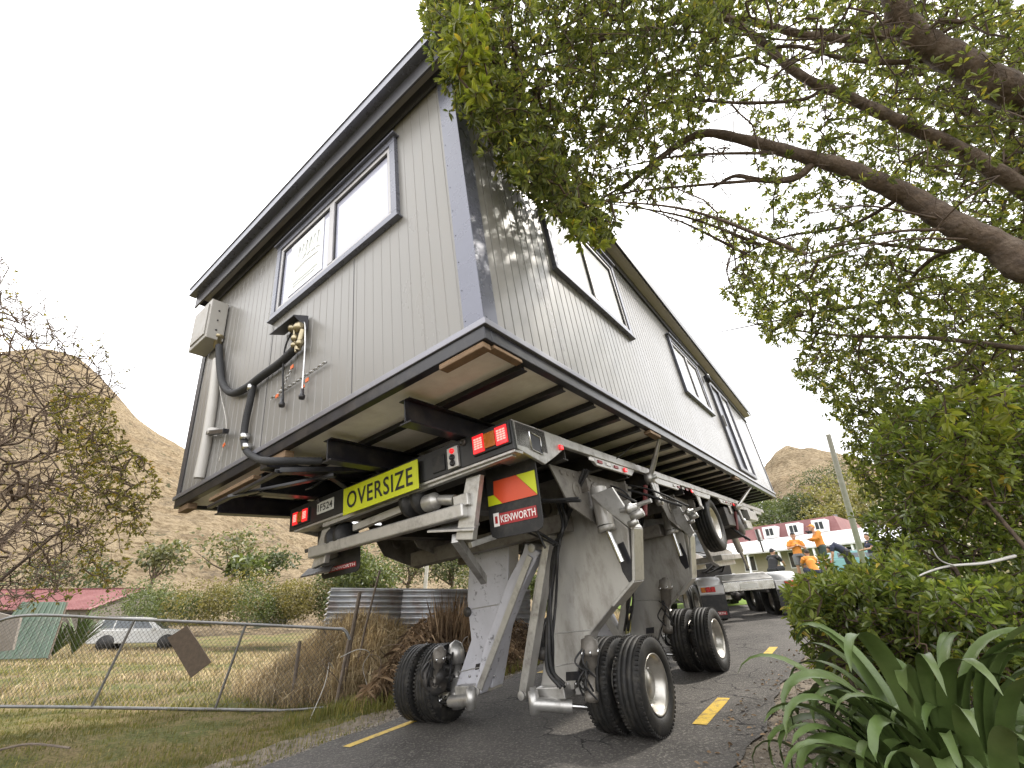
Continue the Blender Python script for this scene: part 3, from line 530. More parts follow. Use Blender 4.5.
def chain(a, b, n_):
    m_ = MB(); A, B = Vector(pc(*a, -0.03)), Vector(pc(*b, -0.03)); d = (B - A) / n_; u = d.normalized()
    for i in range(n_):
        c = A + d * (i + .5); s1 = Vector((0, 1, 0)) if i % 2 else u.cross(Vector((0, 1, 0)))
        pts = [c + u * math.cos(t) * d.length * .72 + s1 * math.sin(t) * 0.012 for t in np.linspace(0, 2 * math.pi, 9)]; m_.tube(pts, 0.0045, 5, cap=False)
    return m_.build('chain', M['chrome'], cabin)
chain((271, 399), (326, 362), 26); chain((279, 395), (293, 366), 12)
for (u, v) in ((292, 367), (281, 404), (307, 380), (303, 387), (277, 396), (224, 445)): MB().box(np.array(pc(u, v, -.05)) - (.022, .004, .018), np.array(pc(u, v, -.05)) + (.022, .004, .018), rot=Matrix.Rotation(R_.uniform(-.5, .5), 3, 'Y')).build('safety_tag', M['orange'], cabin)
# ------------------------------------------------------------------ the trailer (house frame)
trl = thing('house_trailer', 'hydraulic house moving trailer on four long steel legs with dual wheels and an OVERSIZE sign', 'trailer', (-1.95, 5.0, -2.9), HF)
YB = 0.72; XL, XR = -3.56, -0.40
# lamp board
m = MB(); m.box((XL, YB, -0.635), (XR, YB + 0.05, -0.392)); lb = m.build('lamp_board', M['boardblack'], trl, 0.004)
m = MB(); m.box((XL + .02, YB + .05, -0.60), (XR, YB + 0.5, -0.392)); m.build('rear_crossmember', M['under'], trl, 0.006)
m = MB(); m.box((XL + .1, YB + 0.002, -0.66), (XR + 0.0, YB + 0.12, -0.637)); m.bar((XL + .6, YB + .06, -0.68), (XR - .05, YB + .06, -0.65), 0.06, 0.05); m.build('lower_rail', M['alu'], trl, 0.004)
def lampset(x0, x1, z0, z1):
    m_ = MB(); m_.box((x0 - .012, YB - 0.02, z0 - .012), (x1 + .012, YB - 0.001, z1 + .012)); h = m_.build('tail_lamp', M['rubber'], lb, 0.004); w3 = (x1 - x0) / 3
    for a, mt_, nm in ((x0, M['redlamp'], 'red_lens'), (x0 + w3, M['amber'], 'amber_lens'), (x0 + 2 * w3, M['redlamp'], 'red_lens')):
        q = MB(); q.box((a + .004, YB - 0.034, z0 + (0.012 if mt_ is M['amber'] else 0)), (a + w3 - .004, YB - 0.0205, z1 - (0.012 if mt_ is M['amber'] else 0)))
        if nm == 'red_lens':
            for i in range(3):
                for j in range(5): q.box((a + .02 + i * (w3 - .03) / 3, YB - 0.037, z0 + .03 + j * (z1 - z0 - .05) / 5), (a + .02 + (i + .8) * (w3 - .03) / 3, YB - 0.0342, z0 + .03 + (j + .65) * (z1 - z0 - .05) / 5), 1)
        q.build(nm, [mt_, M['redlit']], lb, 0)
lampset(-0.78, -0.425, -0.575, -0.43); lampset(-3.45, -3.17, -0.59, -0.46)
# plates and sign
m = MB(); m.box((-3.02, YB - 0.006, -0.565), (-2.72, YB - 0.001, -0.445)); pl = m.build('number_plate', M['plate'], lb, 0.002)
text_mesh('1F524', 0.26, 0.075, (-3.0, YB - 0.0085, -0.543), (1, 0, 0), (0, 0, 1), 'plate_lettering', M['ink'], lb, 0.01)
m = MB(); m.box((-2.49, YB - 0.05, -0.69), (-1.41, YB - 0.04, -0.43)); m.box((-2.4, YB - .04, -.6), (-2.3, YB - .001, -.5)); m.box((-1.6, YB - .04, -.6), (-1.5, YB - .001, -.5)); sg = m.build('oversize_sign', M['yellow'], trl, 0.002); sg['label'] = 'yellow sign reading OVERSIZE'
text_mesh('OVERSIZE', 0.95, 0.165, (-2.425, YB - 0.054, -0.642), (1, 0, 0), (0, 0, 1), 'sign_lettering', M['ink'], sg, 0.012, spacing=1.1)
m = MB(); m.box((-1.07, YB - .03, -0.62), (-0.95, YB - 0.001, -0.44)); cb = m.build('switch_box', M['alu'], lb, 0.004)
MB().lathe((-1.01, YB - .03, -0.475), (0, -1, 0), [(0, 0), (0, .024), (.014, .02), (.02, 0)], 14).build('red_button', M['redlamp'], lb)
m = MB(); [m.lathe((-1.01, YB - .031, z), (0, -1, 0), [(0, 0.026), (0.012, .026), (.012, .017), (.002, .015), (.002, 0)], 16) for z in (-.53, -.58)]; m.build('air_coupling', M['steelblack'], lb)
m = MB(); m.lathe((-0.9, YB - .001, -.43), (0, -1, 0), [(0, .03), (.02, .03), (.02, .018), (.004, .016), (.004, 0)], 16); m.lathe((-3.0, YB - .001, -.425), (0, -1, 0), [(0, .03), (.02, .03), (.02, .018), (.004, .016), (.004, 0)], 16); m.build('socket', M['under'], lb)
m = MB(); m.box((-1.27, YB - .012, -.60), (-1.12, YB - .001, -.46)); m.build('access_cover', M['rubber'], lb, .004)
# deck corner casting with slot, side rails
def corner_cast(sx, x):
    m_ = MB(); o = 0.03 * sx
    P_ = [(x, YB + .02, -.385), (x, YB + .02, -.62), (x, YB + .42, -.70), (x, YB + .62, -.60), (x, YB + .80, -.50), (x, YB + .80, -.385)]
    m_.prism(P_, (-o, 0, 0)); m_.box((x - o, YB + .02, -.64), (x - sx * .3, YB + .4, -.625)); m_.build('deck_corner', M['alu'], trl, 0.006)
    s_ = MB(); s_.prism([(x + sx * .001, YB + .24, -.45), (x + sx * .001, YB + .24, -.6), (x + sx * .001, YB + .4, -.62), (x + sx * .001, YB + .4, -.47)], (sx * .002, 0, 0)); s_.build('slot', M['steelblack'], trl)
    fr = MB(); fr.tube([(x + sx * .004, YB + .24, -.45), (x + sx * .004, YB + .24, -.6), (x + sx * .004, YB + .4, -.62), (x + sx * .004, YB + .4, -.47), (x + sx * .004, YB + .24, -.45)], .008, 6); fr.build('slot_rim', M['chrome'], trl)
corner_cast(1, XR); corner_cast(-1, XL)
for sx, x in ((1, XR), (-1, XL)):
    m_ = MB(); m_.box((x - sx * .05, YB + .8, -.475), (x, 12.4, -.388)); 
    yy = YB + 1.3
    while yy < 11.6:
        m_.prism([(x - sx * .008, yy, -.475), (x - sx * .008, yy + .15, -.56), (x - sx * .008, yy + 1.05, -.56), (x - sx * .008, yy + 1.2, -.475)], (-sx * .03, 0, 0)); yy += 1.75
    m_.build('side_rail', M['alu'], trl, 0.006)
    for yy in (2.0, 4.6, 7.6):
        for k in range(4): MB().box((x - sx * .006, yy + k * .2, -.53), (x + sx * .003, yy + k * .2 + .1, -.50)).build('reflector', M['refred'] if k % 2 else M['refwh'], trl)
        l_ = MB(); l_.box((x - sx * .004, yy + .85, -.54), (x + sx * .012, yy + .92, -.495)); l_.build('side_lamp', M['redlamp'], trl, .004)
    for yy in (3.75, 5.75, 8.0, 10.2):
        m_ = MB(); m_.prism([(x - sx * .02, yy, -.475), (x - sx * .02, yy + .08, -.72), (x - sx * .02, yy + .2, -.72), (x - sx * .02, yy + .26, -.475)], (-sx * .02, 0, 0)); m_.build('rail_bracket', M['alu'], trl, .004)
MB().box((XR + .001, YB + .70, -.52), (XR + .02, YB + .76, -.48)).build('side_lamp', M['redlamp'], trl, .004)
# main beams and cross members
for x in (-1.35, -2.6):
    m_ = MB(); m_.box((x - .01, YB + .5, -.86), (x + .01, 12.4, -.4)); m_.box((x - .09, YB + .5, -.875), (x + .09, 12.4, -.862)); m_.box((x - .09, YB + .5, -.4), (x + .09, 12.4, -.39)); m_.build('main_beam', M['under'], trl, .004)
yy = YB + .9
while yy < 12.3:
    m_ = MB(); m_.box((XL + .06, yy, -.56), (XR - .06, yy + .012, -.4)); m_.box((XL + .06, yy - .04, -.57), (XR - .06, yy + .05, -.561)); m_.build('cross_member', M['under'], trl); yy += .72
MB().box((XL + .08, YB + .5, -.398), (-2.75, 12.3, -.388)).box((-1.2, YB + .5, -.398), (XR - .08, 12.3, -.388)).build('deck_plate', M['under'], trl)
# outriggers that carry the legs: deep gusset plates with holes, pivots
def ring(m_, c, r0, r1, h, ax=(1, 0, 0), n=24): m_.lathe(c, ax, [(0, r0), (0, r1), (h, r1), (h, r0)], n, closed=True)
WHEELS = {}
for iy, yc in enumerate((2.55, 5.35)):
    m_ = MB(); m_.box((XL + .12, yc - .45, -.8), (XR - .12, yc - .43, -.58)); m_.box((XL + .12, yc + .55, -.8), (XR - .12, yc + .57, -.58)); m_.box((-3.1, yc - .5, -1.12), (-.85, yc - .3, -.95)); m_.box((-3.1, yc + .35, -1.12), (-.85, yc + .55, -.95)); m_.build('leg_cradle', M['gusset'], trl, .008)
    for x in (-.62, -1.25, -2.7, -3.3):
        m_ = MB(); m_.prism([(x, yc - 1.0, -.58), (x, yc - .75, -.95), (x, yc - .2, -1.12), (x, yc + .75, -.85), (x, yc + .95, -.58)], (.018, 0, 0)); ring(m_, (x - .012, yc - .55, -.78), .045, .085, .04); ring(m_, (x - .012, yc - .12, -.78), .07, .12, .045); ring(m_, (x - .012, yc + .4, -.74), .04, .07, .04)
        for k in range(6): m_.lathe((x + .018, yc - .8 + k * .12, -.63), (1, 0, 0), [(0, .028), (.012, .026), (.012, 0)], 10)
        m_.build('gusset_plate', M['gusset'], trl, .003)
# legs
def leg(side, yc, arm, link, mt, face_y, th=0.2):
    """arm: outline in the x,z plane at face_y (from upper left round); link: two points"""
    nm = MB(); t_ = 0.018
    nm.prism([(a, face_y, b) for a, b in arm], (0, th, 0)); a_ = nm.build('leg_arm', mt, trl, .012)
    # raised flange strips on the long edges
    fl = MB(); n = len(arm)
    cx = sum(p[0] for p in arm) / n
    # pivots top and bottom
    p0 = np.mean([arm[0], arm[1]], 0); p1 = np.mean([arm[-1], arm[-2]], 0)
    pv = MB(); pv.lathe((p1[0], face_y - .03, p1[1] + .08), (0, 1, 0), [(0, 0), (0, .05), (th + .06, .05), (th + .06, 0)], 16); pv.build('pivot_pin', M['under'], trl)
    b = MB(); w1 = .11
    lv = [Vector((link[0][0], face_y - .17, link[0][1])), Vector((link[1][0], face_y - .14, link[1][1]))]; d = (lv[1] - lv[0]).normalized(); s_ = Vector((d.z, 0, -d.x))
    k0, k1 = (.045, .06) if side > 0 else (.10, .14)
    P_ = [lv[0] + s_ * k0, lv[0] + s_ * k0 * .9 + d * .1, lv[0].lerp(lv[1], .3) + s_ * k1, lv[0].lerp(lv[1], .75) + s_ * k1 * .85, lv[1] + s_ * .045, lv[1] - s_ * .045, lv[0].lerp(lv[1], .75) - s_ * .05, lv[0].lerp(lv[1], .3) - s_ * .05, lv[0] - s_ * k0]
    b.prism([tuple(p) for p in P_], (0, .12, 0)); lk = b.build('leg_link', mt, trl, .008)
    q = MB(); q.bar(lv[0] + Vector((0, -.015, 0)) + d * .08 - s_ * .02, lv[1] + Vector((0, -.015, 0)) - d * .05 - s_ * .02, .02, .07, up=(1, 0, 0)); q.lathe(lv[0] + Vector((0, -.02, 0)), (0, 1, 0), [(0, 0), (0, .045), (.16, .045), (.16, 0)], 16); q.lathe(lv[1] + Vector((0, -.02, 0)), (0, 1, 0), [(0, 0), (0, .04), (.16, .04), (.16, 0)], 16); q.build('link_pin', M['alu'], lk, .003)
    return a_
def xz(pts, y): return [(hp(u, v, 1, y)[0], hp(u, v, 1, y)[2]) for u, v in pts]
FY1 = 2.32; FY2 = 5.1
armNR = xz([(557, 510), (600, 506), (628, 528), (632.5, 581), (591, 633), (579, 663), (574, 690), (540, 690), (547, 637)], FY1)
linkNR = xz([(556, 536), (530, 692)], FY1)
leg(1, 2.47, armNR, linkNR, M['legsteel'], FY1)
armNL = xz([(470, 545), (509, 535), (508, 582), (503, 625), (492, 688), (455, 688), (471, 640), (467, 600)], FY1)
linkNL = xz([(541, 548), (486, 688)], FY1)
leg(-1, 2.47, armNL, linkNL, M['legwhite'], FY1)
armFR = xz([(636, 520), (668, 518), (684, 534), (691, 578), (667, 607), (660, 630), (657, 644), (630, 642), (632, 590)], FY2)
linkFR = xz([(640, 535), (622, 640)], FY2)
leg(1, 5.25, armFR, linkFR, M['legsteel'], FY2)
dx_ = -2.62
armFL = [(2 * -1.97 - x + .1, z) for x, z in armFR][::-1]; armFL = armFL[-3:] + armFL[:-3]
linkFL = [(2 * -1.97 - x + .1, z) for x, z in linkFR]
m_ = MB(); m_.prism([(a, FY2, b) for a, b in armFL], (0, .3, 0)); m_.build('leg_arm', M['legwhite'], trl, .012)
m_ = MB(); m_.bar((linkFL[0][0], FY2 - .12, linkFL[0][1]), (linkFL[1][0], FY2 - .12, linkFL[1][1]), .12, .12); m_.build('leg_link', M['legsteel'], trl, .008)
# front flange strips, lift cylinders, hoses on right legs
for FY, pts, cyl in ((FY1, [(608, 498), (632, 528), (633, 581), (612, 606)], [(598, 498), (606, 526), (622, 562)]), (FY2, [(670, 512), (689, 536), (691, 578), (678, 595)], [(664, 506), (672, 530), (681, 556)])):
    A = [hp(u, v, 1, FY) for u, v in pts]; m_ = MB()
    for p, q in zip(A[:-1], A[1:]): m_.bar(p + (0.008, .11, 0), q + (0.008, .11, 0), .24, .028, up=(1, 0, 0) if False else (0.6, 0, 0.8))
    m_.build('leg_flange', M['alu'], trl, .005)
    A = [hp(u, v, 1, FY - .1) for u, v in cyl]; m_ = MB(); m_.tube([A[0] + (0, .05, .1), A[1]], .085, 18); m_.lathe(A[1], A[1] - A[0], [(0, .085), (.02, .09), (.05, .09), (.05, .03)], 18); c_ = m_.build('lift_cylinder', M['legsteel'], trl)
    m_ = MB(); m_.tube([A[1], A[2]], .028, 12); m_.build('piston_rod', M['chrome'], c_)
    m_ = MB(); c = A[2]; m_.add([c + (-.07, -.004 + .1, .16), c + (.02, .096, .18), c + (.055, .096, 0), c + (.04, .096, -.16), c + (-.02, .096, -.18), c + (-.06, .096, -.08)], [tuple(range(6))]); m_.build('leg_opening', M['steelblack'], trl)
    # triangular head plate with bolts
    A = [hp(u, v, 1, FY - .2) for u, v in ([(590, 495), (612, 487), (636, 524), (632, 530), (606, 510)] if FY == FY1 else [(664, 506), (676, 500), (694, 532), (690, 538), (672, 518)])]
    m_ = MB(); m_.prism(A, (0, .03, 0)); m_.build('head_plate', M['alu'], trl, .006)
    B = hp(632, 508, 1, FY - .25) if FY == FY1 else hp(690, 512, 1, FY - .25)
    m_ = MB(); m_.tube([B - (.12, 0, 0), B + (.2, -.02, .02)], .02, 8); m_.lathe(B, (1, 0, 0), [(-.05, 0), (-.05, .05), (0, .05), (0, .035), (.06, .035), (.06, 0)], 10); m_.lathe(B + (.02, 0, -.07), (1, 0, .2), [(-.05, 0), (-.05, .04), (.07, .04), (.07, 0)], 10); m_.lathe(B + (-.04, 0, -.13), (1, 0, .2), [(-.03, 0), (-.03, .03), (.06, .03), (.06, 0)], 10); m_.build('hydraulic_valve', M['alu'], trl)
def hoses(pts, y, n_, r=.012, spread=.05, mt='rubber'):
    for k in range(n_):
        P_ = [hp(u, v, 1, y + R_.uniform(-.05, .05)) + np.array([R_.uniform(-spread, spread), 0, R_.uniform(-.02, .02)]) for u, v in pts]
        MB().tube(curve_pts(P_, 5), r * R_.uniform(.7, 1.3), 6).build('hydraulic_hose', M[mt], trl)
hoses([(585, 470), (575, 500), (560, 530), (556, 560), (553, 600), (550, 640), (552, 668), (562, 685)], FY1 - .2, 5, .016)
hoses([(530, 520), (520, 560), (508, 610), (494, 650), (488, 676), (478, 690)], FY1 - .08, 2, .010, .02)
hoses([(650, 490), (640, 520), (634, 560), (630, 600), (626, 630)], FY2 - .2, 4, .016)
hoses([(480, 470), (500, 490), (540, 500), (580, 500)], 1.5, 2, .014, .05); hoses([(560, 500), (566, 520), (560, 535), (556, 545)], 2.0, 3, .014, .05); hoses([(560, 480), (600, 484), (640, 492), (690, 506)], 3.4, 2, .014, .1); hoses([(540, 478), (570, 480), (610, 490), (640, 500)], 2.9, 2, .014, .1)
hoses([(500, 535), (515, 528), (535, 530), (550, 545)], 1.7, 3, .014, .08)
# wheels: a pair of tyres on each hub
def tyre_profile(r, hw, rr):
    P = [(-hw * .78, rr), (-hw, rr + .03), (-hw * 1.06, (r + rr) / 2), (-hw * .98, r - .03), (-hw * .88, r - .008), (-hw * .62, r)]
    g = []
    for c in (-.42, 0.0, .42): g += [(hw * (c - .05), r + .002), (hw * (c - .035), r - .012), (hw * (c + .035), r - .012), (hw * (c + .05), r + .002)]
    P += g + [(-x, y) for x, y in P[::-1]]
    return P
def wheel_pair(c, ax, r=.385, w2=.262, outer=1, rimr=.235, hub=True):
    """c: hub centre between the tyres; ax: axle direction pointing outwards"""
    c = Vector(c); ax = Vector(ax).normalized(); u = ax.orthogonal().normalized(); v = ax.cross(u)
    hm = MB(); hm.lathe(c, ax, [(-.30, 0), (-.30, .09), (-.12, .12), (.12, .12), (.2, .09), (.2, 0)], 20); h = hm.build('wheel_hub', M['under'], trl)
    for s_ in (-1, 1):
        k = c + ax * s_ * (w2 / 2 + .03); tm = MB(); tm.lathe(k, ax, tyre_profile(r, w2 / 2 - .008, rimr), 64, closed=True)
        for i in range(60):       # tread blocks on the shoulders
            a = 2 * math.pi * i / 60; e = u * math.cos(a) + v * math.sin(a); t = u * -math.sin(a) + v * math.cos(a)
            for sg_ in (-1, 1):
                q = k + ax * sg_ * (w2 / 2 - .03) + e * (r - .004); tm.bar(q - t * .009, q + t * .009, .034, .016, up=e)
        ty = tm.build('tyre', M['tyre'], h)
        rm = MB(); o = s_; f = w2 / 2 - .02
        rm.lathe(k, ax * o, [(-f, rimr - .01), (-f, rimr + .006), (-f + .02, rimr - .012), (0, rimr - .03), (f - .03, rimr - .012), (f, rimr + .008), (f, rimr - .006), (f - .03, rimr - .03), (f - .10, rimr - .05), (f - .13, rimr - .07), (f - .125, .13), (f - .07, .115), (f - .06, 0)], 40)
        for i in range(10):
            a = 2 * math.pi * i / 10; e = u * math.cos(a) + v * math.sin(a)
            rm.lathe(k + ax * o * (f - .125) + e * .145, ax * o, [(0, .013), (.03, .012), (.034, 0)], 8)
            a += .31; e = u * math.cos(a) + v * math.sin(a)
            rm.lathe(k + ax * o * (f - .129) + e * .172, ax * o, [(0.0, .022), (.006, .022), (.006, 0)], 10, mi=1)
        rm.build('rim', [M['rim'], M['steelblack']], h)
    return h
UPR = Vector(HC.T @ np.array([-0.097, -0.055, 0.994]))      # road normal in the house frame
def wheel_at(x, y, side, yaw=0.0):
    w_ = h2w((x, y, -2.9)); wz_ = plane_z(w_[0], w_[1]) + .03; c = w2h((w_[0], w_[1], wz_)) + np.array(UPR) * .385
    a = Vector((math.cos(yaw), math.sin(yaw), 0)) * side; a = (a - UPR * a.dot(UPR)).normalized()
    wheel_pair(c, a); return Vector(c), a
wh = []
wh.append(wheel_at(-0.79, 2.58, 1, -.03)); wh.append(wheel_at(-3.24, 2.42, -1, 0.06)); wh.append(wheel_at(-0.90, 5.3, 1, -.03)); wh.append(wheel_at(-3.15, 5.35, -1, 0.05))
# knuckles, steering cylinders
for (c, a), arm, FY, s_ in ((wh[0], armNR, FY1, 1), (wh[1], armNL, FY1, -1), (wh[2], armFR, FY2, 1), (wh[3], armFL, FY2, -1)):
    k = c - a * .36; m_ = MB()
    m_.lathe(k - UPR * .12, UPR, [(-.14, 0), (-.14, .07), (-.06, .09), (.1, .09), (.14, .06), (.3, .06), (.3, .1), (.42, .1), (.5, .07), (.54, 0)], 16); m_.bar(k, c - a * .25, .16, .16); kn = m_.build('steering_knuckle', M['alu'], trl)
    m_ = MB()
    for j in range(3): p = k + UPR * (.05 + .1 * j) + Vector((0, -.1, 0)); m_.lathe(p, (R_.uniform(-.4, .4), -1, .3), [(-.03, 0), (-.03, .04), (.05, .04), (.05, .02), (.08, .02), (.08, 0)], 10)
    m_.build('valve_block', M['under'], kn)
    for j in range(4):
        m_ = MB(); m_.tube(curve_pts([k + UPR * .3 + Vector((R_.uniform(-.05, .05), -.1, 0)), k + UPR * .12 + Vector((R_.uniform(-.1, .1), -.2, 0)), k - UPR * .04 + Vector((R_.uniform(-.08, .08), -.14, 0)), k - UPR * .1 + a * .1]), .009, 6); m_.build('air_line', M['rubber'], kn)
    foot = Vector((np.mean([p[0] for p in sorted(arm, key=lambda p: p[1])[:2]]), FY, min(p[1] for p in arm)))
    m_ = MB(); m_.box((foot.x - .16, FY - .12, foot.z - .05), (foot.x + .16, FY + .32, foot.z + .05)); m_.bar((foot.x, FY + .1, foot.z + .02), k - UPR * .02, .2, .14); m_.build('axle_carrier', M['alu'], trl, .01)
    p0 = foot + Vector((-.14 * s_, -.2, -.06)); p1 = k - UPR * .22 + Vector((0, -.2, .06)) + a * .08
    m_ = MB(); d = (p1 - p0); pm = p0 + d * .62; m_.tube([p0, pm], .055, 18); m_.lathe(p0, UPR, [(-.08, 0), (-.08, .05), (.1, .05), (.1, .03), (.13, .03), (.13, 0)], 12); sc_ = m_.build('steering_cylinder', M['alu'], trl)
    MB().tube([pm, p1 + d * .1], .022, 10).lathe(p1, UPR, [(-.05, 0), (-.05, .035), (.05, .035), (.05, 0)], 10).build('steering_rod', M['chrome'], sc_)
# brake chambers and steering gear beside each near wheel
def brake_stack(pts, y, r, up=1):
    A = [Vector(hp(u, v, 1, y)) for u, v in pts]; d = (A[0] - A[-1]).normalized(); Ln_ = (A[0] - A[-1]).length
    m_ = MB(); m_.lathe(A[0], -d, [(-.01, 0), (0, r * .5), (.02, r * .6), (.03, r), (.10, r * 1.05), (.12, r * 1.15), (.14, r * 1.15), (.15, r * .9), (Ln_ * .45, r * .8), (Ln_ * .5, r * .5), (Ln_ * .85, r * .45), (Ln_ * .86, r * .8), (Ln_ * .98, r * .8), (Ln_, 0)], 20); b_ = m_.build('brake_chamber', M['gusset'], trl)
    for k in range(5): c_ = A[0].lerp(A[-1], R_.uniform(.3, .8)); MB().tube(curve_pts([c_ + Vector((R_.uniform(-.06, .06), -.06, .1)), c_ + Vector((R_.uniform(-.1, .1), -.13, 0)), c_ + Vector((R_.uniform(-.08, .08), -.06, -.12))]), .009, 6).build('air_line', M['rubber'], b_)
    for k in range(6): a = k * 1.05; c_ = A[0] - d * .13 + Vector((math.cos(a) * r * 1.1, math.sin(a) * r * 1.1, 0)); MB().lathe(c_, d, [(-.02, 0), (-.02, .012), (.02, .012), (.02, 0)], 6).build('bolt', M['chrome'], b_)
    return b_
brake_stack([(589, 636), (592, 702)], 2.12, .075); brake_stack([(665, 578), (668, 634)], 4.85, .085)
brake_stack([(441, 647), (432, 690)], 2.15, .07)
m_ = MB(); c = bl0 = Vector(hp(437, 676, 1, 2.2)); m_.lathe(c, (1, -.25, .1), [(-.1, .13), (-.08, .17), (0, .18), (.03, .15), (.03, .06), (.09, .05), (.09, 0)], 24)
for k in range(8): a = k * .785; m_.lathe(c + Vector((.03, math.cos(a) * .11, math.sin(a) * .11)), (1, -.25, .1), [(0, 0), (0, .016), (.025, .014), (.025, 0)], 8)
m_.build('inner_hub', M['under'], trl)
# plate details on the legs: rectangular slot, weld seams, bolt heads
for FY, sl_, seams in ((FY1, [(566, 672), (580, 671), (580, 680), (566, 681)], [((548, 634), (590, 630)), ((553, 560), (546, 640)), ((545, 668), (578, 662))]), (FY2, [(646, 628), (654, 627), (654, 633), (646, 634)], [((632, 600), (666, 600)), ((640, 560), (633, 620))]), (FY1, [(476, 664), (486, 662), (485, 668), (475, 670)], [((466, 610), (502, 604)), ((459, 672), (494, 664))])):
    m_ = MB(); m_.prism([hp(u, v, 1, FY - .003) for u, v in sl_], (0, -.002, 0)); m_.build('leg_slot', M['steelblack'], trl)
    for a, b_ in seams: A, B = Vector(hp(*a, 1, FY - .001)), Vector(hp(*b_, 1, FY - .001)); MB().tube([A.lerp(B, t) + Vector((0, 0, .002 * math.sin(t * 90))) for t in np.linspace(0, 1, 30)], .006, 6).build('weld_seam', M['alu'], trl)
    for k in range(4): c_ = Vector(hp(sl_[0][0] - 6 + 8 * k, sl_[0][1] + 12, 1, FY - .002)); MB().lathe(c_, (0, -1, 0), [(0, 0), (0, .014), (.012, .013), (.012, 0)], 6).build('bolt', M['chrome'], trl)
# under-run bar, hangers, round work lamps
bl = lambda u, v, y: Vector(hp(u, v, 1, y))
m_ = MB(); m_.bar(bl(312, 553, .82), bl(466, 510, .82), .10, .11); m_.build('underrun_bar', M['alu'], trl, .012)
m_ = MB(); m_.prism([bl(466, 478, .84), bl(480, 474, .84), bl(472, 540, .84), bl(455, 540, .84)], (0, .06, 0)); m_.box(bl(462, 500, .80) - Vector((.1, 0, .05)), bl(462, 500, .80) + Vector((.06, .05, .05))); m_.build('underrun_hanger', M['alu'], trl, .006)
m_ = MB(); m_.prism([bl(322, 530, .84), bl(330, 527, .84), bl(324, 563, .84), bl(311, 569, .84)], (0, .06, 0)); m_.build('underrun_hanger', M['alu'], trl, .006)
m_ = MB(); m_.prism([bl(427, 533, .8), bl(474, 531, .8), bl(480, 525, .95), bl(450, 527, .95)], (0, 0, .02)); m_.bar(bl(455, 538, .85), bl(484, 580, 1.5), .06, .08); m_.bar(bl(470, 545, 1.2), bl(520, 528, 1.9), .05, .05); m_.build('step_bracket', M['alu'], trl, .004)
m_ = MB(); m_.bar(bl(306, 551, .8), bl(322, 547, 1.0), .05, .04); m_.prism([bl(300, 578, .8), bl(330, 572, .8), bl(334, 566, 1.0), bl(308, 570, 1.0)], (0, 0, .015)); m_.build('step_bracket', M['under'], trl, .004)
for (u, v, r) in ((343, 537, .14), (420, 500, .15)):
    c = bl(u, v, .9); m_ = MB(); m_.lathe(c, (1, 0, 0), [(-.14, 0), (-.14, r * .9), (-.09, r), (-.05, r), (-.05, r * .7), (.03, r * .7), (.03, r), (.08, r), (.12, r * .8), (.12, 0)], 28); m_.build('spring_brake_drum', M['rubber'], trl)
m_ = MB(); m_.bar(bl(355, 528, .9), bl(405, 508, .9), .06, .07); m_.bar(bl(350, 545, 1.3), bl(470, 512, 1.3), .07, .07); m_.tube([bl(425, 500, .86), bl(455, 500, .86)], .045, 12); m_.lathe(bl(432, 502, .84), (1, 0, 0), [(-.07, 0), (-.07, .075), (.05, .075), (.09, .04), (.09, 0)], 16); m_.build('torsion_tube', M['alu'], trl, .004)
# mudflaps
def flap(y, c4, txt, chev, w_=.47):
    P_ = [Vector(hp(u, v, 1, y)) for u, v in c4]; tl, tr, br_, bl_ = P_
    ux = (tr - tl).normalized(); uz = ((tl - bl_) - ux * (tl - bl_).dot(ux)).normalized(); wd = (tr - tl).length; hg = (tl - bl_).length; o = bl_
    pts = [o + ux * .06, o + ux * (wd - .06), o + ux * (wd - .015) + uz * .02, o + ux * wd + uz * .07, o + ux * wd + uz * hg, o + uz * hg, o + uz * .07, o + ux * .015 + uz * .02]
    m_ = MB(); m_.prism([tuple(p) for p in pts], (0, .012, 0)); fp = m_.build('mudflap', M['rubber'], trl, .003)
    P = lambda a, b, e=.004: o + ux * wd * a + uz * hg * b + Vector((0, -e, 0))
    if chev:
        m2 = MB(); q = lambda pts_, mi: m2.prism([tuple(P(*p)) for p in pts_], (0, -.003, 0), mi)
        b0, b1 = .46, .80
        q([(.03, b0), (.27, b0), (.03, b0 + .5 * (b1 - b0))] if False else [(.02, b0), (.30, b0), (.02 + .12, b0 + .42 * (b1 - b0)), (.02, b0 + .42 * (b1 - b0))], 0)
        q([(.30, b0), (.97, b0 + .08 * (b1 - b0)) if False else (.97, b0), (.62, b1), (.16, b1), (.145, b0 + .42 * (b1 - b0))][:5], 1)
        q([(.97, b0 + .01), (.97, b1), (.625, b1)], 0)
        m2.build('chevron_board', [M['yellow'], M['refor']], fp)
    if txt:
        m2 = MB(); m2.prism([tuple(P(*p, .003)) for p in ((.10, .17), (.92, .17), (.92, .33), (.10, .33))], (0, -.002, 0)); m2.build('brand_strip', M['refred'], fp)
        m2 = MB(); m2.prism([tuple(P(*p, .0055)) for p in ((.10, .16), (.21, .16), (.21, .345), (.10, .345))], (0, -.002, 0)); m2.prism([tuple(P(*p, .008)) for p in ((.13, .2), (.18, .2), (.18, .3), (.13, .3))], (0, -.001, 0), 1); m2.build('brand_badge', [M['refwh'], M['refred']], fp)
        text_mesh('KENWORTH', wd * .66, hg * .10, P(.24, .2, .0065), ux, uz, 'brand_lettering', M['refwh'], fp, .01)
    return fp
flap(1.05, [(487, 470), (536.5, 455), (536.5, 522), (491, 540)], 1, 1); flap(1.05, [(319, 552), (356, 541), (356, 573), (321, 580)], 1, 0)
m_ = MB(); m_.box((-1.0, 1.03, -.60), (-.46, 1.07, -.56)); m_.build('flap_hanger', M['alu'], trl, .004)
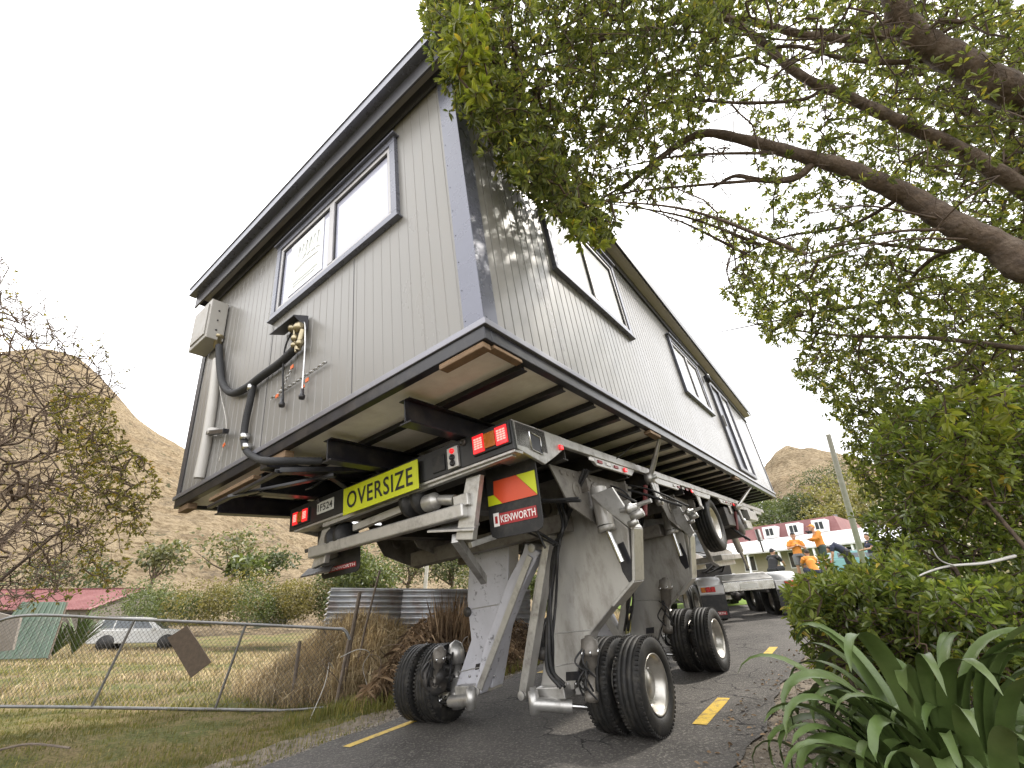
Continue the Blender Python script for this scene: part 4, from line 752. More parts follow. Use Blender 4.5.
MB().box((-3.5, 1.03, -.98), (-3.1, 1.07, -.62)).build('flap_hanger', M['under'], trl, .004)
# chain binders that hold the cabin down
M['ratchet'] = mat('dull_red_paint', (0.12, 0.02, 0.02), .6)
def binder(a, b, y):
    A = Vector(hp(*a, 0, -.36)); B = Vector(hp(*b, 0, -.06)); m_ = MB(); m_.tube([A, A.lerp(B, .4), B], [.028, .035, .02], 10); m_.lathe(A, (1, 0, 0), [(-.05, 0), (-.05, .07), (.04, .07), (.04, .03), (.09, .03), (.09, 0)], 12); m_.tube([A, A + Vector((.02, .02, -.32))], .03, 10); m_.lathe(A + Vector((.03, 0, -.30)), (1, 0, 0), [(-.03, 0), (-.03, .05), (.04, .05), (.04, 0)], 12); m_.build('chain_binder', M['alu'], trl)
    m_ = MB(); m_.tube([A + Vector((-.05, -.1, -.1)), A + Vector((-.1, -.25, -.45))], .03, 8); m_.build('ratchet_handle', M['ratchet'], trl)
binder((650, 478), (660, 437), 3.6); binder((737, 507), (751, 487), 8)
MB().tube([hp(612, 462, 0, -.42), hp(640, 440, 0, -.3)], .008, 5).build('tie_rope', M['rubber'], trl)
# spare wheel and front gear
def spare():
    c = Vector((-.62, 6.9, -.93)); ax = Vector((1, .0, 0)); m_ = MB(); m_.lathe(c, ax, tyre_profile(.47, .13, .28), 56, closed=True); t_ = m_.build('spare_tyre', M['tyre'], trl)
    m_ = MB(); m_.lathe(c, ax, [(-.1, .27), (.0, .25), (.1, .285), (.1, .265), (.02, .22), (.03, .14), (.06, .13), (.06, 0)], 36); m_.build('rim', M['rim'], t_)
spare()
m_ = MB(); m_.box((-.75, 7.7, -.95), (-.45, 8.5, -.60)); m_.build('tool_locker', M['under'], trl, .01)
m_ = MB(); m_.lathe((-.95, 8.9, -.9), (1, 0, 0), [(0, 0), (0, .22), (.08, .25), (.45, .25), (.5, .2), (.5, 0)], 20); m_.build('air_tank', M['under'], trl)
m_ = MB(); m_.prism([(-1.6, 9.4, -.6), (-1.6, 9.9, -1.5), (-1.6, 10.4, -1.62), (-1.6, 12.2, -1.62), (-1.6, 12.2, -1.3), (-1.6, 10.9, -1.1), (-1.6, 10.6, -.6)], (.1, 0, 0)); m_.prism([(-2.4, 9.4, -.6), (-2.4, 9.9, -1.5), (-2.4, 10.4, -1.62), (-2.4, 12.2, -1.62), (-2.4, 12.2, -1.3), (-2.4, 10.9, -1.1), (-2.4, 10.6, -.6)], (.1, 0, 0)); m_.box((-2.6, 10.0, -1.5), (-1.3, 12.3, -1.38)); m_.build('gooseneck', M['alu'], trl, .01)
for a, b_ in (((733, 535), (748, 568)), ((757, 530), (764, 552))):
    m_ = MB(); m_.tube([hp(*a, 0, -.75), Vector(hp(*a, 0, -.75)).lerp(Vector(hp(*b_, 0, -.75)), .5)], .07, 12); c_ = m_.build('lift_ram', M['alu'], trl); MB().tube([Vector(hp(*a, 0, -.75)).lerp(Vector(hp(*b_, 0, -.75)), .5), hp(*b_, 0, -.75)], .035, 10).build('ram_rod', M['chrome'], c_)
m_ = MB(); m_.box((-.8, 9.6, -.78), (-.35, 10.6, -.56)); m_.box((-.7, 9.2, -.98), (-.4, 9.8, -.8)); m_.build('control_locker', M['alu'], trl, .01)
hoses([(718, 505), (726, 520), (738, 534), (748, 540)], 8.4, 3, .016, .06)
# ------------------------------------------------------------------ vegetation
def unit(a): return a / np.maximum(np.linalg.norm(a, axis=-1, keepdims=True), 1e-9)
def leaves_geo(C, D, L, Wd, fold=0.25, droop=0.15, rs=None):
    """one folded blade per row: C base, D direction"""
    r = rs or rng; n = len(C); D = unit(D); side = unit(np.cross(D, r.normal(size=(n, 3)) * 0.5 + np.array([0, 0, 1.0]))); up = np.cross(side, D)
    L = (np.asarray(L) * r.uniform(0.7, 1.25, n))[:, None]; Wd = (np.asarray(Wd) * r.uniform(0.8, 1.2, n))[:, None]
    f = fold * Wd; dn = np.array([0, 0, -1.0]) * droop * L
    P = np.stack([C, C + D * L * .35 + side * Wd * .5 + up * f + dn * .1, C + D * L * .72 + side * Wd * .42 + up * f + dn * .45, C + D * L + dn, C + D * L * .72 - side * Wd * .42 + up * f + dn * .45, C + D * L * .35 - side * Wd * .5 + up * f + dn * .1], 1)
    V = P.reshape(-1, 3); b = (np.arange(n) * 6)[:, None]
    F = np.concatenate([b + np.array([[0, 1, 2, 3]]), b + np.array([[0, 3, 4, 5]])], 0)
    return V, F
def rosettes(C, A, k, L, Wd, lean=0.75, rs=None):
    r = rs or rng; n = len(C); CC = np.repeat(C, k, 0); AA = np.repeat(unit(A), k, 0)
    R = unit(r.normal(size=(n * k, 3))); D = unit(R * lean + AA * 0.75)
    return leaves_geo(CC + R * 0.006, D, np.full(n * k, L), np.full(n * k, Wd), rs=r)
def in_poly(px, py, poly):
    poly = np.array(poly, float); x, y = np.asarray(px), np.asarray(py); ins = np.zeros(len(x), bool); j = len(poly) - 1
    for i in range(len(poly)):
        xi, yi = poly[i]; xj, yj = poly[j]; c = ((yi > y) != (yj > y)) & (x < (xj - xi) * (y - yi) / (yj - yi + 1e-12) + xi); ins ^= c; j = i
    return ins
def volume_points(poly, n, d0, d1, gap=0.0, gs=1.3, seed=1, avoid=True, jitter=True):
    """points in a solid volume that recedes from the viewer; 3-D noise leaves gaps in it"""
    r = np.random.default_rng(seed); P = np.array(poly, float); out = []; tot = 0
    while tot < n:
        u = r.uniform(P[:, 0].min(), P[:, 0].max(), 4000); v = r.uniform(P[:, 1].min(), P[:, 1].max(), 4000); k = in_poly(u, v, poly); u, v = u[k], v[k]
        d = (r.uniform(0, 1, len(u)) * (d1 ** 3 - d0 ** 3) + d0 ** 3) ** (1 / 3)
        W = CAM + np.stack([(u - 512) / FPX, (v - 384) / FPX, np.ones_like(u)], 1) @ WC.T * d[:, None]
        if gap > -9:
            q = fbm(W[:, 0] * 1.0 + 0.7 * W[:, 2], W[:, 1] + 0.9 * W[:, 2], gs, 21); W = W[q > gap]
        if avoid:
            H = (W - HT) @ HC; ins = (H[:, 0] < 0.1) & (H[:, 0] > -5.1) & (H[:, 1] > -.33) & (H[:, 2] < 3.25) & (H[:, 2] > -3); W = W[~ins]
        out.append(W); tot += len(W)
        if len(out) > 4000: break
    return np.concatenate(out)[:n]
def tubes_geo(A, B, ra, rb, k=4):
    A, B = np.asarray(A), np.asarray(B); n = len(A); d = unit(B - A); a = unit(np.cross(d, np.where(np.abs(d[:, 2:3]) < .9, [[0, 0, 1.0]], [[1.0, 0, 0]]))); b = np.cross(d, a); V = []
    for c, r in ((A, ra), (B, rb)):
        for i in range(k):
            t = 2 * math.pi * i / k; V.append(c + (a * math.cos(t) + b * math.sin(t)) * np.asarray(r)[:, None])
    V = np.stack(V, 1).reshape(-1, 3); o = (np.arange(n) * 2 * k)[:, None]
    F = np.concatenate([o + np.array([[i, (i + 1) % k, k + (i + 1) % k, k + i]]) for i in range(k)], 0)
    return V, F
def grow(seeds, targets, step=0.14, r0=0.0016, pw=0.5, rmax=0.03, jit=0.25, seed=3, sort_from=None):
    """joins every target to the nearest wood already grown; thickness follows how much hangs on it"""
    r = np.random.default_rng(seed); S = np.asarray(seeds); T = np.asarray(targets)
    d = np.min(np.linalg.norm(T[:, None, ::1] - (S if sort_from is None else sort_from)[None, ::max(1, len(S) // 60)], axis=2), 1); T = T[np.argsort(d)]
    cap = len(S) + len(T) * 14; N = np.zeros((cap, 3)); par = np.full(cap, -1); N[:len(S)] = S; n = len(S); n0 = n; tip = []
    for t in T:
        D = N[:n] - t; q = np.einsum('ij,ij->i', D, D); i = int(q.argmin()); dist = math.sqrt(q[i]); m = max(1, int(dist / step)); m = min(m, 12)
        p = N[i]; bend = r.normal(size=3) * jit * dist * .3 + np.array([0, 0, .05]) * dist; last = i
        for k in range(1, m + 1):
            f = k / m; N[n] = p + (t - p) * f + bend * math.sin(math.pi * f) + (r.normal(size=3) * .008 if k < m else 0); par[n] = last; last = n; n += 1
            if n >= cap - 14: break
        tip.append(last)
        if n >= cap - 14: break
    cnt = np.zeros(n)
    for i in tip: cnt[i] += 1
    for i in range(n - 1, n0 - 1, -1): cnt[par[i]] += cnt[i]
    idx = np.arange(n0, n); rad = np.minimum(r0 * np.maximum(cnt, 1) ** pw, rmax); pr = par[idx]
    ra = np.where(pr >= n0, rad[pr], np.minimum(rad[idx] * 1.3, rmax)); V, F = tubes_geo(N[pr], N[idx], np.minimum(ra, rad[idx] * 1.6), rad[idx])
    dirs = N[tip] - N[par[tip]]
    return V, F, N[tip], unit(dirs), (N[:n], rad)
def cat_geo(parts):
    Vs, Fs, o = [], [], 0
    for V, F in parts: Vs.append(V); Fs.append(F + o); o += len(V)
    return np.concatenate(Vs), np.concatenate(Fs)
def smooth_path(P, n=6): return [np.array(p, float) for p in curve_pts(P, n)]

# --- the big tree leaning in from the right
gz = lambda x, y: float(ground(x, y))
tree = thing('overhanging_tree', 'big broadleaf tree whose brown limbs reach over the road and brush the cabin roof', 'tree', (5.3, 2.1, gz(5.3, 2.1)))
fork = np.array([5.05, 2.25, 2.9])
tk = MB(); P_ = smooth_path([(5.3, 2.1, gz(5.3, 2.1) - .1), (5.35, 2.15, 1.3), (5.2, 2.2, 2.2), fork, (5.0, 2.2, 3.6), (4.85, 2.1, 4.3)], 6); tk.tube(P_, list(np.linspace(.24, .15, len(P_))), 14); trunk = tk.build('trunk', M['bark'], tree)
limbs = [([fork, wp(1045, 272, 3.45), wp(1000, 247, 3.6), wp(955, 225, 3.7), wp(915, 200, 3.85), wp(880, 183, 3.9), wp(840, 166, 4.0), wp(800, 155, 4.1), wp(745, 140, 4.3), wp(700, 134, 4.5), wp(660, 158, 4.7), wp(620, 192, 4.85)], .13, .02),
         ([(5.0, 2.2, 3.5), wp(1060, 205, 3.9), wp(1010, 180, 4.0), wp(960, 150, 4.1), wp(900, 122, 4.2), wp(850, 98, 4.3), wp(800, 75, 4.4), wp(740, 25, 4.6), wp(690, -5, 4.7), wp(600, -20, 4.8)], .085, .022),
         ([(4.85, 2.1, 4.3), wp(1080, 125, 4.1), wp(1010, 92, 4.1), wp(960, 62, 4.15), wp(920, 40, 4.2), wp(898, 10, 4.2), wp(885, -40, 4.2), wp(840, -120, 4.4)], .16, .08),
         ([wp(905, 28, 4.2), wp(893, 32, 4.22), wp(860, 39, 4.3), wp(800, 34, 4.5), wp(745, 20, 4.6), wp(680, 22, 4.6), wp(600, 40, 4.5), wp(540, 55, 4.4)], .055, .012),
         ([wp(945, 55, 4.17), wp(910, 62, 4.3), wp(850, 60, 4.4), wp(790, 46, 4.5), wp(720, 60, 4.6), wp(640, 80, 4.5)], .03, .01),
         ([wp(822, 90, 4.36), wp(800, 100, 4.4), wp(745, 103, 4.5), wp(690, 100, 4.6), wp(640, 103, 4.6), wp(575, 82, 4.5), wp(520, 95, 4.3)], .02, .008),
         ([wp(1060, 352, 3.8), wp(1010, 347, 3.95), wp(930, 338, 4.2), wp(850, 336, 4.6), wp(790, 330, 5.0)], .03, .01),
         ([wp(818, 158, 4.07), wp(795, 178, 4.1), wp(760, 180, 4.3), wp(735, 176, 4.4), wp(712, 188, 4.5)], .04, .012),
         ([wp(905, 195, 3.86), wp(850, 225, 4.3), wp(780, 238, 4.7), wp(730, 262, 5.0)], .02, .007),
         ([wp(985, 240, 3.6), wp(930, 260, 4.2), wp(890, 300, 4.8), wp(840, 310, 5.2)], .025, .008),
         ([wp(640, 175, 4.75), wp(600, 200, 4.6), wp(575, 215, 4.5), wp(545, 180, 4.4)], .014, .006),
         ([wp(1070, 430, 3.8), wp(1000, 425, 4.2), wp(940, 405, 4.8), wp(880, 415, 5.2)], .03, .008)]
limb_nodes = []
for i, (P0, ra, rb) in enumerate(limbs):
    P_ = smooth_path(P0, 6); rr = list(0.98 * np.linspace(ra, rb, len(P_)) * (1 + .07 * np.sin(np.arange(len(P_)) * 1.9 + i)))
    MB().tube(P_, rr, 10).build('limb', M['bark'], tree); limb_nodes += P_[(8 if i in (0, 1, 2) else 0):]
MB().tube(smooth_path([(5.1, 2.2, 2.6), wp(1075, 352, 3.78)], 4), .04, 8).tube(smooth_path([(5.2, 2.2, 2.2), wp(1090, 432, 3.78)], 4), .04, 8).build('limb', M['bark'], tree)
rl = random.Random(5)
for k in range(34):
    src_ = limb_nodes[rl.randrange(len(limb_nodes))]; c_ = (np.array(src_) - CAM) @ WC; u0_, v0_ = 512 + FPX * c_[0] / c_[2], 384 + FPX * c_[1] / c_[2]
    if not (590 < u0_ < 1000 and v0_ < 330): continue
    u1_, v1_ = u0_ - rl.uniform(90, 230), v0_ + rl.uniform(-30, 110); d1_ = c_[2] + rl.uniform(-.3, .9)
    if u1_ < 690 and v1_ > 215: v1_ = 200
    if 640 < u1_ < 760 and 150 < v1_ < 330: continue
    e_ = wp(max(u1_, 450), v1_, d1_); mid = (np.array(src_) + e_) / 2 + np.array([rl.uniform(-.1, .1), rl.uniform(-.1, .1), rl.uniform(0, .15)]); P_ = smooth_path([src_, mid, e_], 8)
    if min(w2h(e_)[0], w2h(mid)[0]) < .12 and w2h(e_)[1] > -.4: continue
    MB().tube(P_, list(np.linspace(rl.uniform(.012, .02), .004, len(P_))), 7).build('limb', M['bark'], tree); limb_nodes += P_[3:]
T1 = volume_points([(420, -60), (423, 18), (436, 55), (455, 105), (480, 150), (520, 188), (545, 215), (575, 228), (603, 240), (622, 215), (655, 203), (690, 195), (705, 165), (700, 110), (730, 60), (760, -60)], 2300, 3.3, 5.2, -.3, 1.6, 5)
T1b = volume_points([(428, -40), (480, 30), (520, 90), (575, 165), (612, 238), (570, 226), (522, 190), (478, 150), (446, 100), (428, 45)], 800, 3.3, 4.9, -9.5, 1.6, 6)
R2 = [(700, -60), (1090, -60), (1090, 440), (900, 480), (868, 500), (850, 470), (838, 420), (795, 372), (803, 338), (775, 345), (738, 312), (722, 292), (738, 255), (690, 228), (690, 208), (765, 222), (752, 118), (718, 85)]
T2 = volume_points(R2, 5600, 3.6, 7.0, -.45, 1.5, 7)
R3 = [(740, 240), (900, 260), (1060, 300), (1060, 460), (900, 500), (868, 500), (850, 470), (838, 420), (795, 372), (803, 338), (775, 345), (738, 312)]
T3 = volume_points(R3, 2000, 4.2, 7.5, -.6, 1.5, 8)
R4 = [(840, -60), (1090, -60), (1090, 240), (950, 190), (840, 120)]
T4 = volume_points(R4, 1250, 3.8, 6.5, -.8, 1.5, 9)
T5 = volume_points([(445, -80), (780, -80), (770, 60), (700, 125), (600, 150), (480, 110)], 1100, 3.6, 5.6, -.5, 1.8, 16); TT = np.concatenate([T1, T1b, T2, T3, T4, T5]); VB, FB, tips, tdir, nodes_ = grow(np.array(limb_nodes), TT, r0=.0019, rmax=.028, pw=.44, seed=4)
bare = volume_points([(450, -60), (900, -60), (1090, 100), (900, 260), (740, 300), (640, 190), (520, 160), (460, 90)], 5000, 3.3, 5.8, -.9, 1.5, 15); VX, FX, _, _, _ = grow(nodes_[0][::2], bare, r0=.0019, rmax=.009, pw=.42, seed=19); TWX = (VX, FX)
TWG = [(VB, FB), None]
tw = tdir + rng.normal(size=tdir.shape) * .3 + np.array([0, 0, .35])
V1, F1 = rosettes(tips, tw, 8, .064, .021)
ex = tips[rng.random(len(tips)) < .5]; V2, F2 = rosettes(ex + rng.normal(size=ex.shape) * .05, rng.normal(size=ex.shape), 6, .06, .02)
cr = np_mesh('crown', *cat_geo([(V1, F1), (V2, F2)]), M['leafT'], parent=tree)
Y1 = volume_points([(452, 15), (485, 5), (490, 60), (482, 112), (462, 95), (450, 50)], 110, 3.0, 3.5, -9.5, 1, 11); Y2 = volume_points([(560, 222), (590, 225), (612, 245), (585, 256)], 22, 3.6, 4.3, -9.5, 1, 12); Y3 = volume_points([(940, 395), (1010, 385), (1020, 440), (950, 450)], 40, 3.0, 3.5, -9.5, 1, 13); Y4 = volume_points([(730, 0), (850, 0), (840, 30), (750, 40)], 12, 2.6, 3.2, -9.5, 1, 14)
V3, F3 = rosettes(np.concatenate([Y1, Y2, Y3]), rng.normal(size=(len(Y1) + len(Y2) + len(Y3), 3)) + np.array([0, 0, .3]), 7, .085, .032)
yl = np_mesh('young_leaves', V3, F3, M['leafY'], parent=tree); yl['label'] = 'bright yellow green young leaves'
VB, FB, _, _, _ = grow(tips[::3], np.concatenate([Y1, Y2, Y3]), r0=.0018, seed=9); TWG[1] = TWX; TWG.append((VB, FB)); np_mesh('twigs', *cat_geo(TWG), M['twig'], parent=tree, smooth=True)

# --- bushes on the right bank
def bush(name, label, roots, polys, lm, L, Wd, k=6, twm='twig', base=None, extra=None, group=None, shoots=0, lean=.8, cat='bush'):
    o = thing(name, label, cat, base, group=group)
    TT = np.concatenate([volume_points(*p) for p in polys]); TT = TT[TT[:, 2] > ground(TT[:, 0], TT[:, 1]) + .04]
    seeds = np.concatenate([np.linspace((rx, ry, gz(rx, ry)), (rx + dx, ry + dy, gz(rx, ry) + h), 14) for rx, ry, dx, dy, h in roots])
    VB, FB, tips, td, _ = grow(seeds, TT, r0=.0017, rmax=.02, pw=.42, seed=17)
    for rx, ry, dx, dy, h in roots: MB().tube([(rx, ry, gz(rx, ry) - .05), (rx + dx, ry + dy, gz(rx, ry) + h)], [.03, .012], 7).build('stem', M['bark'], o)
    V, F = rosettes(tips, td + rng.normal(size=td.shape) * .4 + np.array([0, 0, .4]), k, L, Wd, lean); np_mesh('foliage', V, F, M[lm], parent=o)
    if shoots:
        r = np.random.default_rng(shoots); up_i = np.argsort(-(tips[:, 2] + r.random(len(tips)) * .6))[:len(tips) // 3]; S_ = tips[r.choice(up_i, shoots)]; A_, B_, C_ = [], [], []
        for s_ in S_:
            d_ = unit((r.normal(size=3) * .45 + np.array([-.15, -.15, 1.0]))[None])[0]; L_ = r.uniform(.08, .27); n_ = int(L_ / .022)
            q = [s_ + d_ * L_ * t + np.array([0, 0, -.05]) * t * t for t in np.linspace(0, 1, n_)]; A_ += q[:-1]; B_ += q[1:]; C_ += q[1:]
        V, F = tubes_geo(np.array(A_), np.array(B_), np.full(len(A_), .0022), np.full(len(A_), .0018)); VB, FB = cat_geo([(VB, FB), (V, F)])
        C_ = np.array(C_); V, F = rosettes(C_, r.normal(size=C_.shape) * .3 + np.array([0, 0, 1.0]), 2, L * 1.05, Wd, .8); np_mesh('shoots', V, F, M['leafBY'] if shoots % 2 else M['leafB'], parent=o)
    np_mesh('stems', VB, FB, M[twm], parent=o, smooth=True)
    if extra:
        E = np.concatenate([volume_points(*p) for p in extra]); V, F = rosettes(E, rng.normal(size=E.shape) + np.array([0, 0, .6]), 6, L * 1.1, Wd, lean); np_mesh('fresh_foliage', V, F, M['leafBY'], parent=o)
        VB, FB, _, _, _ = grow(tips[::4], E, r0=.0014, seed=5); np_mesh('stems', VB, FB, M[twm], parent=o)
    return o
bush('tall_bush', 'tall dense dark green bush filling the right bank under the overhanging tree', [(3.9, 3.2, -.3, .2, 1.5), (3.4, 3.6, .1, .2, 1.3), (4.3, 3.6, .2, .3, 1.8)],
     [([(868, 440), (930, 400), (1000, 385), (1090, 375), (1090, 640), (1000, 640), (930, 640), (880, 610), (866, 575), (874, 545), (862, 520), (890, 500)], 3900, 3.3, 4.8, -.9, 1.6, 31), ([(860, 580), (1090, 580), (1090, 700), (960, 700), (880, 680)], 1700, 2.8, 4.0, -9.5, 1, 33), ([(915, 590), (1090, 570), (1090, 700), (940, 690)], 700, 2.5, 3.0, -9.5, 1, 35)], 'leafB', .062, .025, base=(3.9, 3.3, gz(3.9, 3.3)), shoots=131,
     extra=[([(900, 470), (990, 420), (1020, 480), (930, 520)], 160, 3.2, 3.5, -9.5, 1, 34)])
bush('roadside_bush', 'low glossy green bush with fresh tips spilling to the road edge below the lorry', [(2.45, 3.75, 0, .1, .5), (2.7, 3.5, .1, .1, .6)],
     [([(793, 612), (804, 588), (816, 596), (832, 570), (846, 584), (866, 560), (884, 578), (905, 552), (940, 575), (945, 680), (880, 700), (838, 672), (818, 684), (806, 650)], 1500, 2.8, 4.0, -.35, 2.6, 41)], 'leafB', .062, .022, base=(2.6, 3.6, gz(2.6, 3.6)), shoots=71,
     extra=[([(786, 592), (805, 574), (830, 580), (856, 568), (880, 574), (900, 590), (830, 606), (794, 640)], 330, 2.9, 3.8, -9.5, 1, 42)])
# bare interior sticks and the lone pale branch
ds = thing('dead_branch', 'bare pale forked branch sticking out of the bush on the right', 'branch', tuple(wp(1010, 555, 3.1)))
m_ = MB(); m_.tube(smooth_path([wp(1015, 556, 3.2), wp(985, 563, 3.1), wp(950, 566, 3.05), wp(925, 573, 3.0), wp(908, 583, 2.95)], 5), list(np.linspace(.012, .004, 21)), 6); m_.build('stick', M['pvc'], ds)
MB().tube(smooth_path([wp(955, 566, 3.05), wp(940, 560, 3.0), wp(932, 548, 3.0)], 5), list(np.linspace(.006, .003, 11)), 5).build('stick', M['pvc'], ds)
def dead_tangle():
    o = thing('dead_tangle', 'tangle of bare brown twigs below the tall bush, behind the strap-leaved plant', 'undergrowth', (3.0, 2.9, gz(3.0, 2.9)))
    T = volume_points([(900, 600), (1090, 590), (1090, 768), (960, 768), (900, 700)], 800, 2.5, 3.6, -9.5, 1, 51); T = T[T[:, 2] > ground(T[:, 0], T[:, 1])]
    s = np.concatenate([np.linspace((a, b, gz(a, b)), (a + .1, b, gz(a, b) + .5), 8) for a, b in ((2.8, 2.9), (3.2, 2.7), (3.0, 3.2), (3.4, 3.0))]); V, F, tp, td, _ = grow(s, T, r0=.0015, jit=1.0, seed=6); np_mesh('twigs', V, F, M['twiggrey'], parent=o)
    V, F = rosettes(tp[::5], td[::5], 3, .06, .022); np_mesh('leaves', V, F, M['leafB'], parent=o)
dead_tangle()
# --- strap-leaved plants in the corner
def blade(m_, base, ang, L_, wd, lift, droop, n=16, twist=0.0, mi=0, pw=1.6):
    d = np.array([math.cos(ang), math.sin(ang), 0]); p = np.array(base, float); el = lift; pts = []; st = L_ / n
    for i in range(n + 1):
        t = i / n; pts.append(p.copy()); e = el - droop * (t ** pw); p = p + st * (d * math.cos(e) + np.array([0, 0, math.sin(e)]))
    vs = []
    for i, q in enumerate(pts):
        t = i / n; tg = unit((pts[min(i + 1, n)] - pts[max(i - 1, 0)])[None])[0]; s_ = unit(np.cross(tg, [0, 0, 1.0])[None])[0] if abs(tg[2]) < .98 else np.array([-d[1], d[0], 0]); nn = np.cross(s_, tg)
        w_ = wd * (0.45 + 0.55 * min(1, t * 3)) * (1 - max(0, t - .7) / .3) ** .6 if t < 1 else 0.0006; w_ = max(w_, .0006); a = twist * t; s2 = s_ * math.cos(a) + nn * math.sin(a); n2 = np.cross(s2, tg)
        vs += [q - s2 * w_ + n2 * w_ * .35, q, q + s2 * w_ + n2 * w_ * .35]
    fs = [(i * 3 + k, i * 3 + k + 1, i * 3 + k + 4, i * 3 + k + 3) for i in range(n) for k in (0, 1)]
    m_.add(vs, fs, mi, True)
def strap_plant(x, y, n_, L0, seed, label):
    r = random.Random(seed); o = thing('strap_leaved_plant', label, 'plant', (x, y, gz(x, y)), group='strap leaved plants by the road')
    for i in range(n_):
        a = r.uniform(0, 6.28); rr = r.uniform(0, .18); m_ = MB(); blade(m_, (x + rr * math.cos(a), y + rr * math.sin(a), gz(x, y) - .02), a + r.uniform(-.3, .3), L0 * r.uniform(.65, 1.15), .034 * r.uniform(.65, 1.2), r.uniform(1.2, 1.54), r.uniform(2.2, 4.2), n=22, twist=r.uniform(-.6, .6), pw=r.uniform(2.6, 4.5)); m_.build('leaf', M['strap'], o)
    return o
strap_plant(1.66, 2.4, 52, .86, 1, 'broad strap-leaved plant nearest the road, arching leaves over the gravel')
strap_plant(1.80, 2.36, 76, 1.18, 2, 'tallest strap-leaved clump, between the nearest one and the right edge')
strap_plant(2.05, 2.4, 36, 1.0, 3, 'strap-leaved clump at the far right edge below the bare twigs')
strap_plant(1.68, 2.12, 46, .95, 4, 'strap-leaved clump at the very bottom of the photo')
# --- bare tree on the left
lt = thing('bare_tree', 'nearly bare brown twiggy tree with a few yellow green leaves at the left edge', 'tree', (-7.2, 5.4, gz(-7.2, 5.4)))
rx, ry = -7.0, 5.4; m_ = MB(); tr_nodes = []
for k in range(9):
    a = R_.uniform(0, 6.28); hh = R_.uniform(2.2, 3.8); P_ = smooth_path([(rx + .15 * math.cos(a), ry + .15 * math.sin(a), gz(rx, ry) - .1), (rx + .4 * math.cos(a) + .2, ry + .4 * math.sin(a), gz(rx, ry) + hh * .4), (rx + 1.0 * math.cos(a) + .5, ry + 1.0 * math.sin(a), gz(rx, ry) + hh)], 8); m_ = MB(); m_.tube(P_, list(np.linspace(.05, .012, len(P_))), 7); m_.build('trunk', M['bark'], lt); tr_nodes += P_[4:]
TL = volume_points([(-260, 150), (-60, 190), (0, 250), (20, 300), (60, 325), (105, 345), (125, 385), (100, 420), (120, 460), (105, 500), (118, 540), (70, 590), (20, 610), (-260, 640)], 16000, 4.2, 6.8, -1.6, 1.5, 61)
TL2 = volume_points([(-60, 235), (15, 250), (45, 290), (100, 330), (148, 375), (120, 400), (40, 330), (-60, 300)], 260, 4.6, 5.6, -9.5, 1.5, 66)
VB, FB, tips, td, _ = grow(np.array(tr_nodes), np.concatenate([TL, TL2]), r0=.0021, rmax=.018, pw=.36, jit=.25, seed=8, step=.12); LTW = (VB, FB)
sc_px = lambda W: (lambda c: np.stack([512 + FPX * c[:, 0] / c[:, 2], 384 + FPX * c[:, 1] / c[:, 2]], 1))((W - CAM) @ WC)
TLy = volume_points([(50, 385), (110, 400), (130, 450), (165, 470), (150, 540), (110, 590), (30, 610), (20, 560), (60, 470)], 800, 4.4, 5.6, -.3, 2.0, 62)
VB, FB, t2, d2, _ = grow(tips, TLy, r0=.0018, seed=12); np_mesh('twigs', *cat_geo([LTW, (VB, FB)]), M['twiggrey'], parent=lt, smooth=True); V, F = rosettes(t2, d2, 4, .042, .026, 1.0); np_mesh('leaves', V, F, M['leafL'], parent=lt)
V, F = rosettes(tips[::9], td[::9], 3, .035, .02, 1.0); np_mesh('leaves', V, F, M['leafL'], parent=lt)

# --- distant and mid-distance trees, hedges
def far_tree(name, label, x, y, h, wd, lm, n=900, leaf=.35, trunk=True, seed=0, z=None, blobs=5, cat='tree', low=.15, group=None, tcolr='twig'):
    r = np.random.default_rng(seed); z0 = gz(x, y) if z is None else z; o = thing(name, label, cat, (x, y, z0), group=group); pts = []
    cs = [(x + r.normal() * wd * .22, y + r.normal() * wd * .22, z0 + h * r.uniform(low + .25, .85), wd * r.uniform(.2, .36)) for _ in range(blobs)]
    for cx, cy, cz, R0 in cs:
        k = n // blobs; D = unit(r.normal(size=(k, 3))); pts.append(np.array([cx, cy, cz]) + D * (R0 * r.uniform(.45, 1.08, k) ** .6)[:, None] * np.array([1, 1, .8]))
    C = np.concatenate(pts); C[:, 2] = np.maximum(C[:, 2], z0 + h * low)
    D = r.normal(size=C.shape) + np.array([0, 0, .3]); V, F = leaves_geo(C, D, np.full(len(C), leaf), np.full(len(C), leaf * .55), rs=r)
    np_mesh('crown', V, F, M[lm], parent=o)
    if trunk:
        m_ = MB(); m_.tube([(x, y, z0 - .3), (x + wd * .03, y, z0 + h * .35), (x, y, z0 + h * .6)], [h * .035, h * .025, h * .012], 7)
        m_.build('trunk', M['bark'], o)
        for cx, cy, cz, R0 in cs: MB().tube([(x, y, z0 + h * .25), ((x + cx) / 2, (y + cy) / 2, z0 + h * .4), (cx, cy, cz)], [h * .016, h * .01, h * .004], 5).build('limb', M['bark'], o)
    return o
M['fleafD'] = leaf_mat('dark_tree_leaf', (0.03, 0.04, 0.018), (0.075, 0.09, 0.04), trans=.2); M['fleafM'] = leaf_mat('olive_tree_leaf', (0.06, 0.065, 0.03), (0.14, 0.14, 0.07), trans=.2)
M['fleafY'] = leaf_mat('willow_leaf', (0.11, 0.11, 0.035), (0.22, 0.2, 0.07), trans=.3, tcol=(1.4, 1.4, .8)); M['fleafG'] = leaf_mat('hedge_leaf', (0.04, 0.055, 0.018), (0.11, 0.13, 0.04), trans=.25, tcol=(1.6, 1.7, .8)); M['fleafO'] = leaf_mat('hedge_dry_leaf', (0.08, 0.07, 0.025), (0.17, 0.14, 0.05), trans=.2)
